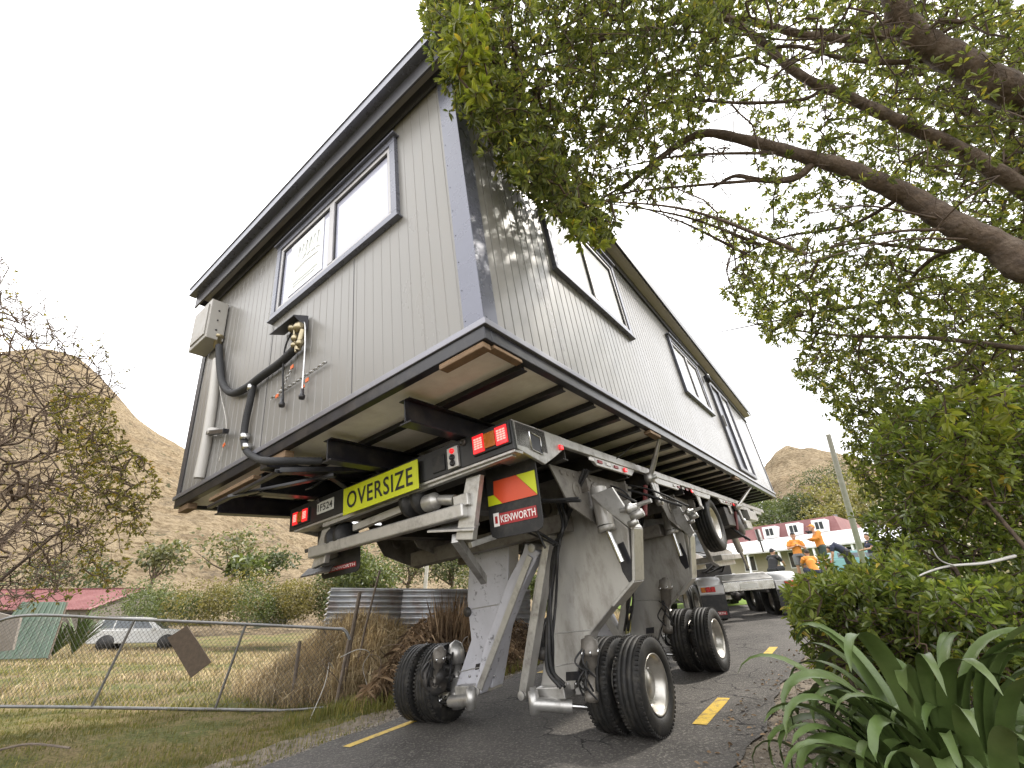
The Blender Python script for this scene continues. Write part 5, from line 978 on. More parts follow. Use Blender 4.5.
def px_place(u, v, depth): p = wp(u, v, depth); return p
def px_tree(name, label, u, vbase, vtop, upx, depth, lm, **k):
    b = wp(u, vbase, depth); t_ = wp(u, vtop, depth * 1.0); h = t_[2] - b[2] + (t_[1] - b[1]) * 0; wd = upx * depth / FPX * 1.15
    return far_tree(name, label, b[0], b[1], h, wd, lm, z=b[2], **k)
px_tree('hillside_tree', 'sparse olive tree alone on the left hillside above the red roof', 147, 594, 538, 46, 45, 'fleafM', n=500, leaf=.5, seed=1, blobs=6, low=.35)
px_tree('hillside_tree', 'wide twiggy grey-green tree at the hill foot behind the hedge', 228, 590, 527, 66, 48, 'fleafM', n=700, leaf=.45, seed=2, blobs=8, low=.3)
px_tree('cabbage_tree', 'pale spiky cabbage tree just left of the dark round bush', 240, 590, 560, 34, 40, 'fleafG', n=300, leaf=.7, seed=3, blobs=4, low=.4)
px_tree('hillside_bush', 'dark round bush at the hill foot above the hedge', 277, 588, 553, 40, 44, 'fleafD', n=700, leaf=.35, seed=4, trunk=False, low=0, cat='bush')
px_tree('hillside_bush', 'low green bush at the foot of the hill behind the bare tree', 60, 600, 560, 70, 42, 'fleafD', n=900, leaf=.4, seed=5, trunk=False, low=0, cat='bush')
hg = [(150, 620, 594, 60, 'fleafG', 'grey green section at the left end of the hedge beside the white car'), (190, 620, 590, 50, 'fleafG', 'rounded mid green section, second along the hedge from the car'), (228, 620, 584, 54, 'fleafO', 'tall yellow brown section in the middle of the hedge'), (262, 620, 588, 50, 'fleafG', 'bright green section right of the yellow brown one'), (295, 620, 586, 50, 'fleafO', 'reddish brown bushy section near the corrugated fence'), (322, 622, 575, 46, 'fleafG', 'fresh green bush at the right end of the hedge')]
for i, (u, b, t_, wpx, lm, lb_) in enumerate(hg): px_tree('hedge_bush', lb_, u, b + 4, t_ - 2, wpx * 1.35, 28 if i else 29, lm, n=4200, leaf=.15, seed=20 + i, trunk=False, low=0, blobs=6, cat='hedge', group='bushes of the hedge behind the paddock')
for i, (u, b, t_, wpx, lm, d, lb_) in enumerate([(372, 600, 548, 70, 'fleafG', 30, 'light green bush seen just above the corrugated fence'), (405, 600, 538, 70, 'fleafM', 36, 'tall olive tree behind the corrugated fence, left of the pole'), (450, 600, 538, 60, 'fleafD', 38, 'dark tree behind the corrugated fence, right of the pole'), (500, 610, 560, 60, 'fleafM', 34, 'olive tree half hidden by the pale left leg'), (545, 615, 570, 50, 'fleafG', 30, 'green bush seen between the two near legs'), (660, 608, 580, 60, 'fleafG', 30, 'green bush seen past the far right leg'), (350, 596, 560, 50, 'fleafM', 44, 'grey green tree on the slope above the fence end'), (600, 606, 560, 90, 'fleafD', 40, 'dark tree hidden mostly behind the near right leg')]):
    px_tree('valley_tree', lb_, u, b, t_, wpx, d, lm, n=2200, leaf=.26, seed=40 + i, low=.0, blobs=7)
for i, (u, b, t_, wpx, lm, d, lb_) in enumerate([(785, 560, 478, 80, 'fleafD', 62, 'big dark tree on the hill foot behind the red roofed house'), (742, 560, 505, 50, 'fleafM', 60, 'olive tree half hidden behind the front of the trailer'), (815, 555, 490, 60, 'fleafD', 66, 'dark tree in the middle of the hill foot clump'), (845, 560, 478, 60, 'fleafY', 56, 'yellow willow behind the street light pole'), (880, 560, 470, 70, 'fleafY', 58, 'tall yellow green tree right of the pole'), (925, 560, 480, 80, 'fleafM', 54, 'olive tree behind the bush on the right'), (765, 540, 490, 40, 'fleafG', 75, 'pale green tree on the slope under the rocky knob'), (835, 500, 458, 50, 'fleafD', 110, 'small dark tree high on the right hill')]):
    px_tree('slope_tree', lb_, u, b, t_, wpx, d, lm, n=3000, leaf=.42, seed=60 + i, low=.05, blobs=9)
# --- grass
M['grass'] = leaf_mat('grass_blade', (0.08, 0.095, 0.025), (0.18, 0.16, 0.055), (0.34, 0.26, 0.13), trans=.25, rough=.7, tcol=(1.5, 1.5, .8), spec=.2); M['drygrass'] = leaf_mat('dry_grass_blade', (0.2, 0.15, 0.085), (0.52, 0.43, 0.28), (0.16, 0.1, 0.05), trans=.25, rough=.8, tcol=(1.3, 1.2, .9), spec=.2); M['drybrown'] = leaf_mat('dead_stalk', (0.06, 0.04, 0.025), (0.3, 0.21, 0.13), (0.5, 0.38, 0.24), trans=.1, rough=.8, tcol=(1.2, 1.1, .9), spec=.2)
def grass(name, X, Y, h, w_, mt, lean=.5, seed=0, z=None, keep_top=False):
    r = np.random.default_rng(seed); n = len(X); Z = ground(X, Y) if z is None else z; a = r.uniform(0, 6.28, n); ln = r.uniform(.1, 1, n) * lean; hh = h * r.uniform(.45, 1.2, n)
    d = np.stack([np.cos(a), np.sin(a), np.zeros(n)], 1); s_ = np.stack([-np.sin(a), np.cos(a), np.zeros(n)], 1) * (w_ * r.uniform(.6, 1.3, n))[:, None]; B = np.stack([X, Y, Z], 1); up = np.array([0, 0, 1.0])
    m1 = B + (up * .55 + d * (ln * .22)[:, None]) * hh[:, None]; tp = B + (up * (1 - .35 * ln)[:, None] + d * (ln * .75)[:, None]) * hh[:, None]
    V = np.stack([B - s_, B + s_, m1 + s_ * .8, m1 - s_ * .8, tp + s_ * .12, tp - s_ * .12], 1).reshape(-1, 3); o = (np.arange(n) * 6)[:, None]; F = np.concatenate([o + np.array([[0, 1, 2, 3]]), o + np.array([[3, 2, 4, 5]])])
    return np_mesh(name, V, F, mt, kind='stuff')
def scatter(n, poly_xy, seed, dens=None):
    r = np.random.default_rng(seed); P = np.array(poly_xy, float); xs, ys, t = [], [], 0
    while t < n:
        x = r.uniform(P[:, 0].min(), P[:, 0].max(), 20000); y = r.uniform(P[:, 1].min(), P[:, 1].max(), 20000); k = in_poly(x, y, poly_xy)
        if dens is not None: k &= r.random(20000) < dens(x, y)
        xs.append(x[k]); ys.append(y[k]); t += k.sum()
        if len(xs) > 300: break
    return np.concatenate(xs)[:n], np.concatenate(ys)[:n]
def qv(x, y): return 0.8 * x - 0.6 * y
patch = lambda x, y: np.clip(.45 + .5 * fbm(x, y, 1.3, 31), .06, 1)
X, Y = scatter(38000, [(-9.5, 3.5), (-1.6, 3.2), (-1.6, 7.0), (-1.8, 8.8), (-12, 8.8)], 1, lambda x, y: (qv(x, y) < -5.25) * patch(x, y)); grass('verge_grass', X, Y, .055, .0035, M['grass'], .8, 1)
X, Y = scatter(40000, [(-34, 8.6), (-3.2, 8.6), (-3.6, 14), (-8, 30), (-40, 30)], 2, lambda x, y: np.clip(14 / np.maximum(y, 8) - .35, .1, 1) * patch(x, y)); grass('paddock_grass', X, Y, .10, .008, M['grass'], .7, 2)
bank = lambda x, y: np.exp(-((qv(x, y) + 8.5) / 1.7) ** 2)
X, Y = scatter(48000, [(-7.5, 8.75), (-1.8, 8.75), (1.5, 13), (4, 16), (0, 19), (-9, 14)], 3, lambda x, y: bank(x, y) * ss((.6 * x + .8 * y - 4.5) / 1.2)); grass('dry_grass', X, Y, .5, .007, M['drygrass'], 1.9, 3)
X, Y = scatter(22000, [(-34, 9), (-4, 9), (-5, 14), (-6, 34), (-34, 36)], 4, lambda x, y: (fbm(x, y, .45, 77) > -.1) * .9 + .08); grass('dry_grass', X, Y, .2, .012, M['drygrass'], .9, 4)
X, Y = scatter(9000, [(-3.2, 7.4), (-1.8, 7.2), (1.0, 10.2), (5, 15.5), (3.5, 16.5), (-1.2, 10.4)], 5, lambda x, y: (qv(x, y) < -5.3) * 1.0); grass('bank_grass', X, Y, .2, .006, M['grass'], .8, 5)
# brown dead vines heaped on the bank between the fence and the wheels
def vines():
    o = thing('dead_vine_heap', 'heap of brown dead vines and dry stalks against the corrugated fence beside the left wheels', 'undergrowth', (-1.6, 9.2, gz(-1.6, 9.2)))
    r = np.random.default_rng(77); V_, m_ = [], MB()
    cx = r.uniform(-2.35, .4, 16000); cy = r.uniform(8.2, 10.0, 16000) + (cx + 1.6) * .75; gk = ground(cx, cy); hh = 1.1 * ss((cx + 2.45) / .8) * np.exp(-((qv(cx, cy) + 7.0) / .9) ** 2) * (0.9 + .15 * fbm(cx, cy, 2.0, 4)); hh = np.clip(hh, .05, 1.5)
    Z = gk + hh * r.uniform(0.0, 1.0, len(cx)) ** .6; C = np.stack([cx, cy, Z], 1); D = r.normal(size=C.shape) * np.array([1, 1, .5]) + np.array([0, 0, -.35]); L_ = r.uniform(.08, .26, len(C))
    V, F = leaves_geo(C, D, L_, np.full(len(C), .008), fold=.1, droop=.5, rs=r); np_mesh('stalks', V, F, M['drybrown'], parent=o)
    sub = C[:1800]; V, F = rosettes(sub, r.normal(size=sub.shape) + np.array([0, 0, -.3]), 4, .05, .022, rs=r); np_mesh('dead_leaves', V, F, M['drybrown'], parent=o)
    for k in range(26):
        x = r.uniform(-2.9, .1); y = r.uniform(8.4, 9.6) + (x + 1.6) * .75; p = np.array([x, y, gz(x, y)]); P_ = [p]; d = r.normal(size=3); 
        for j in range(4): P_.append(P_[-1] + np.array([r.normal() * .18, r.normal() * .18, .38 - .16 * j]))
        MB().tube(curve_pts(P_, 5), .006, 5).build('vine', M['pvc'] if k % 4 == 0 else M['twiggrey'], o)
    # taller plume of seed heads
    X = r.normal(-1.15, .16, 500); Y = r.normal(9.35, .15, 500); 
    B = np.stack([X, Y, ground(X, Y) + .3], 1); V, F = leaves_geo(B, np.stack([r.normal(size=500) * .12, r.normal(size=500) * .12, np.ones(500)], 1), r.uniform(.5, 1.25, 500), np.full(500, .012), rs=r); np_mesh('plume_stalks', V, F, M['drybrown'], parent=o)
vines()

# --- loose stones and fallen leaves on the shoulder
def stones(n, seed):
    r = np.random.default_rng(seed); s_ = r.uniform(1.2, 12, n * 3) ; q = r.uniform(-1.5, .7, n * 3); k = r.random(n * 3) < np.clip((q + 1.5) / .5, 0, 1) * np.clip(3.0 / s_, .1, 1); s_, q = s_[k][:n], q[k][:n]
    s2 = r.uniform(3.0, 10, n // 4); q2 = r.uniform(-5.6, -5.0, n // 4); s_, q = np.concatenate([s_, s2]), np.concatenate([q, q2]); x, y = .6 * s_ + .8 * q, .8 * s_ - .6 * q; z = ground(x, y) + .014; m = len(x)
    R0 = r.uniform(.004, .017, m) * r.uniform(.5, 1.3, m); base = np.array([(1, 0, 0), (-1, 0, 0), (0, 1, 0), (0, -1, 0), (0, 0, 1), (0, 0, -1)], float); V = base[None] * R0[:, None, None] * r.uniform(.6, 1.3, (m, 6, 1)) * np.array([1, 1, .6]); a = r.uniform(0, 6.28, m); c, s3 = np.cos(a), np.sin(a)
    V = np.stack([V[..., 0] * c[:, None] - V[..., 1] * s3[:, None], V[..., 0] * s3[:, None] + V[..., 1] * c[:, None], V[..., 2]], 2) + np.stack([x, y, z], 1)[:, None]
    f = np.array([(0, 2, 4), (2, 1, 4), (1, 3, 4), (3, 0, 4), (2, 0, 5), (1, 2, 5), (3, 1, 5), (0, 3, 5)]); F = (np.arange(m) * 6)[:, None, None] + f[None]; np_mesh('loose_stones', V.reshape(-1, 3), F.reshape(-1, 3), M['stone'], kind='stuff', smooth=False)
M['stone'] = leaf_mat('loose_stone', (0.07, 0.06, 0.05), (0.3, 0.27, 0.23), trans=0.0, rough=.9, spec=.2); stones(14000, 3)
r_ = np.random.default_rng(9); s_ = r_.uniform(1.5, 9, 900); q_ = r_.uniform(-1.5, .8, 900); xx, yy = .6 * s_ + .8 * q_, .8 * s_ - .6 * q_; C_ = np.stack([xx, yy, ground(xx, yy) + .035], 1); V, F = leaves_geo(C_, r_.normal(size=C_.shape) * np.array([1, 1, .12]), np.full(900, .05), np.full(900, .022), droop=0, rs=r_); np_mesh('fallen_leaves', V, F, M['drybrown'], kind='stuff')
# ------------------------------------------------------------------ left side: gate, fence, car, sheds
GY = 8.6
M['wiremesh'] = mat('old_wire', (0.09, 0.085, 0.08), .6, .3)
M['galv'] = mat('galvanised_tube', (0.17, 0.17, 0.17), 0.45, 0.6, 0.2, 10, dirt=(0.15, 0.12, 0.1), damt=0.5)
M['wood'] = mat('grey_wood', (0.15, 0.12, 0.095), 0.9, var=0.3, scale=12, bump=0.5)
gp = lambda u, v, y=GY: tuple(wy(u, v, y))
gate = thing('farm_gate', 'long tubular steel field gate with wire mesh, closed across the grass verge', 'gate', gp(180, 707))
MB().tube(curve_pts([gp(-40, 700), gp(-34, 660), gp(-12, 628), gp(27, 615.5), gp(120, 619), gp(240, 624), gp(330, 628.5), gp(344, 630), gp(350, 640)], 5), .024, 10).build('top_rail', M['galv'], gate)
MB().tube([gp(-60, 706), gp(60, 707), gp(180, 709), gp(280, 710.5)], .022, 10).build('bottom_rail', M['galv'], gate); MB().tube([gp(280, 710.5), gp(300, 709.5), gp(354, 705)], .018, 8).build('bottom_rail', M['galv'], gate)
for a, b in (((91.8, 707), (134.8, 619.5)), ((215, 709), (246, 624))): MB().tube([gp(*a), gp(*b)], .02, 8).build('stay', M['galv'], gate)
MB().tube([gp(349, 640), gp(336, 705)], .03, 8).build('end_post', M['wood'], gate)
m_ = MB(); xl, xr = gp(-40, 650)[0], gp(338, 650)[0]; zb, zt = gp(100, 707)[2] + .02, gp(100, 618)[2] - .02; hz = zt - zb
x = xl - hz
while x < xr:
    for sg_ in (1, -1):
        a0, a1 = (x, x + hz) if sg_ == 1 else (x + hz, x); t0, t1 = 0.0, 1.0
        def cut(t): return a0 + (a1 - a0) * t
        lo, hi = xl, xr; ts = [t for t in np.linspace(0, 1, 12) if lo <= cut(t) <= hi]
        if len(ts) > 1: m_.tube([(cut(ts[0]), GY + .002 * sg_, zb + hz * ts[0]), (cut(ts[-1]), GY + .002 * sg_, zb + hz * ts[-1])], .0028, 3, cap=False)
    x += .075
m_.build('wire_mesh', M['wiremesh'], gate)
bd = MB(); bd.prism([gp(167, 638, 8.52), gp(187, 625.6, 8.52), gp(211, 662, 8.52), gp(190.6, 678, 8.52)], (0, .02, 0)); tag(bd.build('weathered_board', mat('board_brown', (0.09, 0.065, 0.045), .8, var=.3, scale=15), None, .003, base=gp(190, 678, 8.52)), 'square dark brown weathered board hanging tilted on the field gate', 'board')
for pts, r, lb_ in (([gp(292, 700, 9.0), gp(300, 641, 9.0)], .03, 'short dark stake in the dry grass just left of the gate end'), ([gp(341, 700, 9.0), gp(351, 640, 9.0), gp(360, 592, 9.0)], .035, 'thick grey wooden post at the right end of the gate'), ([gp(352, 690, 9.3), gp(366, 625, 9.3), gp(380, 570, 9.3)], .02, 'tall thin leaning stake in front of the corrugated fence')):
    tag(MB().tube(pts, r, 7).build('fence_stake', M['wood'], None, base=pts[0]), lb_, 'post', 'stakes of the old fence')
tag(MB().tube(curve_pts([gp(-10, 752, 6.2), gp(30, 744, 6.3), gp(70, 748, 6.2)], 4), .012, 6).build('fallen_stick', M['wood'], None, base=gp(0, 750, 6.2)), 'thin grey fallen stick lying on the near verge', 'stick')
# corrugated iron fence
M['corr'] = mat('corrugated_iron', (0.36, 0.37, 0.39), 0.4, 0.65, 0.15, 3, dirt=(0.2, 0.13, 0.09), dscale=2.5, damt=0.7)
cf = thing('corrugated_fence', 'low fence of horizontal corrugated iron sheets behind the dead vines', 'fence', tuple(wp(332, 640, 9.6)))
A, B = np.array(wp(331, 589, 9.4)), np.array(wp(530, 589, 10.2)); B[2] = A[2]; e = B - A
for k, (t0, t1) in enumerate(((0, .36), (.345, .70), (.685, 1.0))):
    V_, nn = [], 90; H_ = 1.0; nx = unit(np.cross(e, [0, 0, 1.0])[None])[0]
    zz = np.linspace(0, H_, nn)
    P0 = [A + e * t - np.array([0, 0, z]) + nx * (.022 * math.sin(z * 2 * math.pi / .105) + .008 * k) for t in (t0, t1) for z in zz]
    V_ = np.array(P0); F_ = np.array([[i, i + 1, nn + i + 1, nn + i] for i in range(nn - 1)]); o_ = np_mesh('corrugated_sheet', V_, F_, M['corr'], parent=cf, smooth=True); sd_ = o_.modifiers.new('thick', 'SOLIDIFY'); sd_.thickness = .003
V_ = np.array([A + np.array([-.02, -.0, 0]) * 0 + nx * (-.10 * s_) + np.array([0, 0, -z]) + e * (-.012 * s_ + .006 * math.sin(z * 60)) for s_ in (0, 1) for z in np.linspace(0, 1, 60)]); np_mesh('sheet_end', V_, np.array([[i, i + 1, 61 + i, 60 + i] for i in range(59)]), M['corr'], parent=cf, smooth=True)
MB().bar(A + np.array([0, 0, .01]), B + np.array([0, 0, .01]), .05, .03).build('capping', M['corr'], cf)
for t in (.02, .98): MB().tube([A + e * t - nx * .06 + np.array([0, 0, .02]), A + e * t - nx * .06 - np.array([0, 0, 1.3])], .04, 7).build('post', M['wood'], cf)
# white station wagon
def frame_at(o, head, up=(0, 0, 1)):
    f = Vector((math.sin(head), math.cos(head), 0)); u = Vector(up).normalized(); f = (f - u * f.dot(u)).normalized(); r = f.cross(u)
    return Matrix(((r.x, f.x, u.x, o[0]), (r.y, f.y, u.y, o[1]), (r.z, f.z, u.z, o[2]), (0, 0, 0, 1)))
def car(name, label, o, head, paint, Ln=4.85, Wd=1.85, Hh=1.68, mudk='glassd'):
    F = frame_at(o, head); c = thing(name, label, 'car', (0, 0, 0), F); h = Wd / 2; P = lambda pts, s_: [(s_ * h, y, z) for y, z in pts]
    side = [(-2.42, .45), (-2.4, .95), (-2.3, 1.0), (2.0, .98), (2.35, .82), (2.42, .6), (2.4, .35), (2.0, .28), (-2.3, .3)]
    side = [(-2.40, .40), (-2.43, .92), (-2.33, 1.04), (1.05, 1.05), (1.9, .98), (2.32, .84), (2.42, .58), (2.38, .34), (-2.3, .32)]
    m_ = MB(); m_.prism([(-h, y, z) for y, z in side], (Wd, 0, 0)); b = m_.build('body', paint, c, .06)
    top = [(-2.33, 1.03), (-2.12, Hh - .05), (-1.9, Hh), (-.1, Hh), (.25, Hh - .05), (1.12, 1.04)]; m_ = MB(); n = len(top)
    vs = [(sx * (h - .02 if z < 1.1 else h - .17), y, z) for sx in (-1, 1) for y, z in top]; m_.add(vs, [tuple(range(n)), tuple(range(n, 2 * n))[::-1]] + [(i, i + n, (i + 1) % n + n, (i + 1) % n) for i in range(n)]); cb_ = m_.build('cabin_roof', paint, c, .03)
    for s_ in (-1, 1):
        for a, b_ in ((-2.05, -1.35), (-1.28, -.45), (-.38, .62)):
            k0, k1 = 1.1, Hh - .12; q = lambda y, z: (s_ * ((h - .02) + ((h - .17) - (h - .02)) * (z - 1.03) / (Hh - 1.08) + .006), y, z); tp = b_ if b_ < .3 else .15; m_ = MB(); m_.add([q(a + (.1 if a < -2 else 0), k0 if False else 1.1), q(b_, 1.1), q(tp, k1), q(a + (.16 if a < -2 else 0), k1)], [(0, 1, 2, 3)]); m_.build('window', M[mudk], cb_)
    m_ = MB(); m_.add([(-h + .12, -2.315, 1.09), (h - .12, -2.315, 1.09), (h - .24, -2.135, Hh - .1), (-h + .24, -2.135, Hh - .1)], [(0, 1, 2, 3)]); m_.build('rear_window', M[mudk], cb_)
    m_ = MB(); m_.add([(-h + .12, 1.1, 1.065), (h - .12, 1.1, 1.065), (h - .24, .33, Hh - .08), (-h + .24, .33, Hh - .08)], [(0, 1, 2, 3)]); m_.build('windscreen', M[mudk], cb_)
    for s_ in (-1, 1):
        m_ = MB(); m_.box((s_ * (h - .2), -2.45, .78), (s_ * (h - .04), -2.40, 1.0)); m_.build('tail_light', M['reddim'], c, .01); m_ = MB(); m_.box((s_ * (h - .35), 2.34, .66), (s_ * (h - .05), 2.40, .8)); m_.build('headlight', M['chrome'], c, .01); m_ = MB(); m_.box((s_ * (h + .02), .62, 1.02), (s_ * (h + .18), .74, 1.16)); m_.build('mirror', paint, c, .02)
        for y in (-1.45, 1.48):
            m_ = MB(); m_.lathe((s_ * (h - .23), y, .36), (s_, 0, 0), [(0, 0), (0, .42), (.235, .42), (.235, 0)], 24); m_.build('wheel_arch', M['rubber'], c)
            m_ = MB(); m_.lathe((s_ * (h - .12), y, .36), (s_, 0, 0), tyre_profile(.36, .11, .23), 28, closed=True); w_ = m_.build('wheel', M['tyre'], c); m_ = MB(); m_.lathe((s_ * (h - .06), y, .36), (s_, 0, 0), [(.05, .23), (.0, .2), (.03, .06), (.05, 0)], 20); m_.build('rim', M['rim'], w_)
    m_ = MB(); m_.box((-h + .1, -2.46, .42), (h - .1, -2.38, .6)); m_.box((-h + .1, 2.38, .36), (h - .1, 2.45, .55)); m_.build('bumper', M['rubber'], c, .02); m_ = MB()
    for s_ in (-1, 1): m_.tube([(s_ * (h - .3), -1.9, Hh + .05), (s_ * (h - .3), -.2, Hh + .05)], .02, 6)
    m_.build('roof_rack', M['galv'], c); return c
co = np.array(wp(138, 649, 26.5)); co[2] -= .0
car('station_wagon', 'white station wagon parked beyond the field gate in front of the hedge', co, math.radians(68), M['tankwhite'], 4.85, 1.85, 1.68)
# red roofed shed
M['redroof'] = mat('red_roof_paint', (0.16, 0.055, 0.055), 0.6, 0.0, 0.12, .8, dirt=(0.24, 0.13, 0.12), dscale=.8, damt=.5); M['greensheet'] = mat('green_sheet_paint', (0.065, 0.1, 0.07), 0.6, var=.15, dirt=(0.13, 0.13, 0.1), dscale=2, damt=.5); M['cream'] = mat('cream_boards', (0.4, 0.37, 0.28), .7, var=.06); M['greywall'] = mat('weathered_wall', (0.16, 0.14, 0.12), .8, var=.2)
sh = thing('red_roofed_shed', 'long low shed with a dull red ribbed iron roof behind the white wagon', 'shed', tuple(np.array(wp(70, 640, 36))))
RL, RR_ = np.array(wp(-60, 588, 38)), np.array(wp(146, 591, 36)); RR_[2] = RL[2] = (RL[2] + RR_[2]) / 2; ed = np.array([.0, -1, 0]); u_ = unit((RR_ - RL)[None])[0]; v_ = unit(np.cross([0, 0, 1.0], u_)[None])[0]
if v_[1] > 0: v_ = -v_
EL, ER = RL + v_ * 4.2 - np.array([0, 0, 1.55]), RR_ + v_ * 4.2 - np.array([0, 0, 1.55]); BL, BR = RL - v_ * 4.2 - np.array([0, 0, 1.55]), RR_ - v_ * 4.2 - np.array([0, 0, 1.55])
m_ = MB(); m_.prism([RL, RR_, ER, EL], (0, 0, -.05)); m_.prism([RL, RR_, BR, BL], (0, 0, -.05)); L0_ = np.linalg.norm(RR_ - RL)
for k in range(int(L0_ / .3)): q = RL + u_ * (k * .3); m_.bar(q + (0, 0, .02), q + v_ * 4.2 - (0, 0, 1.53), .05, .04)
m_.bar(RL + (0, 0, .03), RR_ + (0, 0, .03), .3, .06); m_.build('roof', M['redroof'], sh)
m_ = MB(); w0 = lambda p, dz: p + np.array([0, 0, dz]); m_.prism([w0(EL + u_ * .3 - v_ * .4, -2.4), w0(ER - u_ * .3 - v_ * .4, -2.4), w0(ER - u_ * .3 - v_ * .4, .08), w0(EL + u_ * .3 - v_ * .4, .08)], -v_ * .1); m_.prism([w0(ER - u_ * .3 - v_ * .4, -2.4), w0(BR - u_ * .3 + v_ * .4, -2.4), w0(BR - u_ * .3 + v_ * .4, .08), w0(RR_ - u_ * .3, -.1), w0(ER - u_ * .3 - v_ * .4, .08)], -u_ * .1); m_.prism([w0(BL + v_ * .4, -2.4), w0(BR - u_ * .3 + v_ * .4, -2.4), w0(BR - u_ * .3 + v_ * .4, .08), w0(BL + v_ * .4, .08)], v_ * .1); m_.build('wall', M['greywall'], sh)
m_ = MB(); q = w0(EL + u_ * (L0_ * .55) - v_ * .38, -2.2); m_.prism([q, q + u_ * 3, q + u_ * 3 + np.array([0, 0, 2.0]), q + np.array([0, 0, 2.0])], v_ * .02); m_.build('doorway', M['steelblack'], sh)
gs = [np.array(wp(-25, 660, 19)), np.array(wp(47, 658, 19)), np.array(wp(66, 602, 21)), np.array(wp(22, 602, 21))]
lean = thing('leaning_sheet', 'green ribbed iron sheet leaning on a frame beside the red roofed shed', 'sheet', tuple(gs[1])); m_ = MB(); m_.add(gs + [p + np.array([0, .03, -.01]) for p in gs], [(0, 1, 2, 3), (7, 6, 5, 4), (0, 4, 5, 1), (1, 5, 6, 2), (2, 6, 7, 3), (3, 7, 4, 0)])
for k in range(9): t = (k + .5) / 9; m_.bar(gs[0] + (gs[1] - gs[0]) * t - (0, .02, -.01), gs[3] + (gs[2] - gs[3]) * t - (0, .02, -.01), .04, .03)
m_.build('sheet', M['greensheet'], lean)
for p in (gs[2], gs[3]): MB().tube([p + (0, .05, 0), p + (0, .3, -2.6)], .06, 6).build('prop_post', M['wood'], lean)
tb = gs[2] + np.array([.2, .2, -.35]); 
for t_ in (0,): tag(MB().prism([wp(-5, 652, 17), wp(12, 650, 17), wp(20, 618, 17.5), wp(-5, 612, 17.5)], (0, .1, 0)).build('dark_panel', M['greywall'], None, base=tuple(wp(0, 650, 17))), 'dark brown panel propped at the left edge in front of the green sheet', 'panel')
# flax by the shed
def flax(u, v, d, n_, L0, lab, seed):
    p = wp(u, v, d); o = thing('flax_clump', lab, 'plant', tuple(p), group='flax clumps by the wagon'); r = random.Random(seed); m_ = MB()
    for i in range(n_): blade(m_, p, r.uniform(0, 6.28), L0 * r.uniform(.7, 1.1), .05, r.uniform(.9, 1.5), r.uniform(.3, 1.0), n=6)
    m_.build('leaves', M['strap'], o)
flax(72, 654, 22, 60, 2.0, 'dark flax clump just left of the white wagon', 1); flax(52, 656, 21, 40, 1.6, 'smaller flax clump beside the leaning green sheet', 2)
# poles
def pole(name, lab, a, b, r0, r1, mt, arms=None):
    o = thing(name, lab, 'pole', tuple(a)); MB().tube([a, b], [r0, r1], 10).build('shaft', mt, o)
    for (t, w_) in (arms or []):
        q = np.array(a) + (np.array(b) - np.array(a)) * t; MB().bar(q - (w_, 0, 0), q + (w_, .3, 0), .12, .12).build('crossarm', mt, o)
        for s_ in (-.9, -.3, .5, .9): MB().lathe(q + np.array([w_ * s_, 0, .06]), (0, 0, 1), [(0, 0), (0, .05), (.12, .06), (.16, 0)], 8).build('insulator', M['white'], o)
    return o
M['paleconc'] = mat('pale_concrete', (0.55, 0.53, 0.5), .7, var=.08); M['polegrey'] = mat('grey_pole', (0.3, 0.29, 0.28), .6, .2, var=.12)
pole('power_pole', 'pale power pole with a crossarm beyond the corrugated fence', wp(424, 600, 34), wp(429, 544, 34), .16, .11, M['paleconc'], [(.97, 1.1), (.72, .7)])
pole('tall_pole', 'tall grey leaning pole standing beyond the roadside bush, in front of the willow', wp(871, 588, 20), wp(828, 434, 20), .14, .10, M['polegrey'])
m_ = MB(); tag(m_.tube([wp(424, 546, 34), wp(300, 560, 30)], .02, 4).build('power_line', M['rubber'], None, base=tuple(wp(424, 546, 34))), 'thin dark wire running left from the power pole', 'wire')
# ------------------------------------------------------------------ house on the right
A = np.array(wp(752, 541, 40)); zc = A[2]; rB = wray(895, 523.5); B = CAM + rB * (zc - CAM[2]) / rB[2]
u_ = unit((B - A)[None])[0]; u_[2] = 0; v_ = np.array([u_[1], -u_[0], 0]); 
if v_[1] > 0: v_ = -v_                         # v_ points to the viewer
LH = np.linalg.norm((B - A)[:2]); gzb = zc - 2.9
FH = Matrix(((u_[0], -v_[0], 0, A[0]), (u_[1], -v_[1], 0, A[1]), (0, 0, 1, gzb), (0, 0, 0, 1)))    # x along the front, y away, z up
hs2 = thing('red_roofed_house', 'cream house with white verandah roof and red upper storey with three white windows', 'house', (LH / 2, 3, 0), FH); X0 = -3.0
ze = 2.9
def hpt(u, v, y):      # pixel -> point on plane y in the house frame
    n_ = -v_; p0 = A + n_ * y; d = wray(u, v); w_ = CAM + d * np.dot(p0 - CAM, n_) / np.dot(d, n_); q = w_ - np.array([A[0], A[1], gzb]); return np.array([q @ u_, y, q[2]])
wa = hpt(750, 553, -2.0); zlow = max(1.6, min(2.6, wa[2]))
m_ = MB(); m_.prism([(X0, 0, ze), (X0, -2.2, zlow), (X0, -2.2, zlow - .12), (X0, 0, ze - .12)], (LH + 6, 0, 0)); m_.build('verandah_roof', M['tankwhite'], hs2)
MB().box((X0 + .2, 0, -2.0), (LH + 2.6, 7, ze - .05)).build('wall', M['cream'], hs2)
r0, r1 = hpt(757, 539, 0.6), hpt(842, 529, 0.6); t0, t1 = hpt(757, 525, 1.4), hpt(836, 517, 1.4); zt = (t0[2] + t1[2]) / 2; zb_ = ze - .1
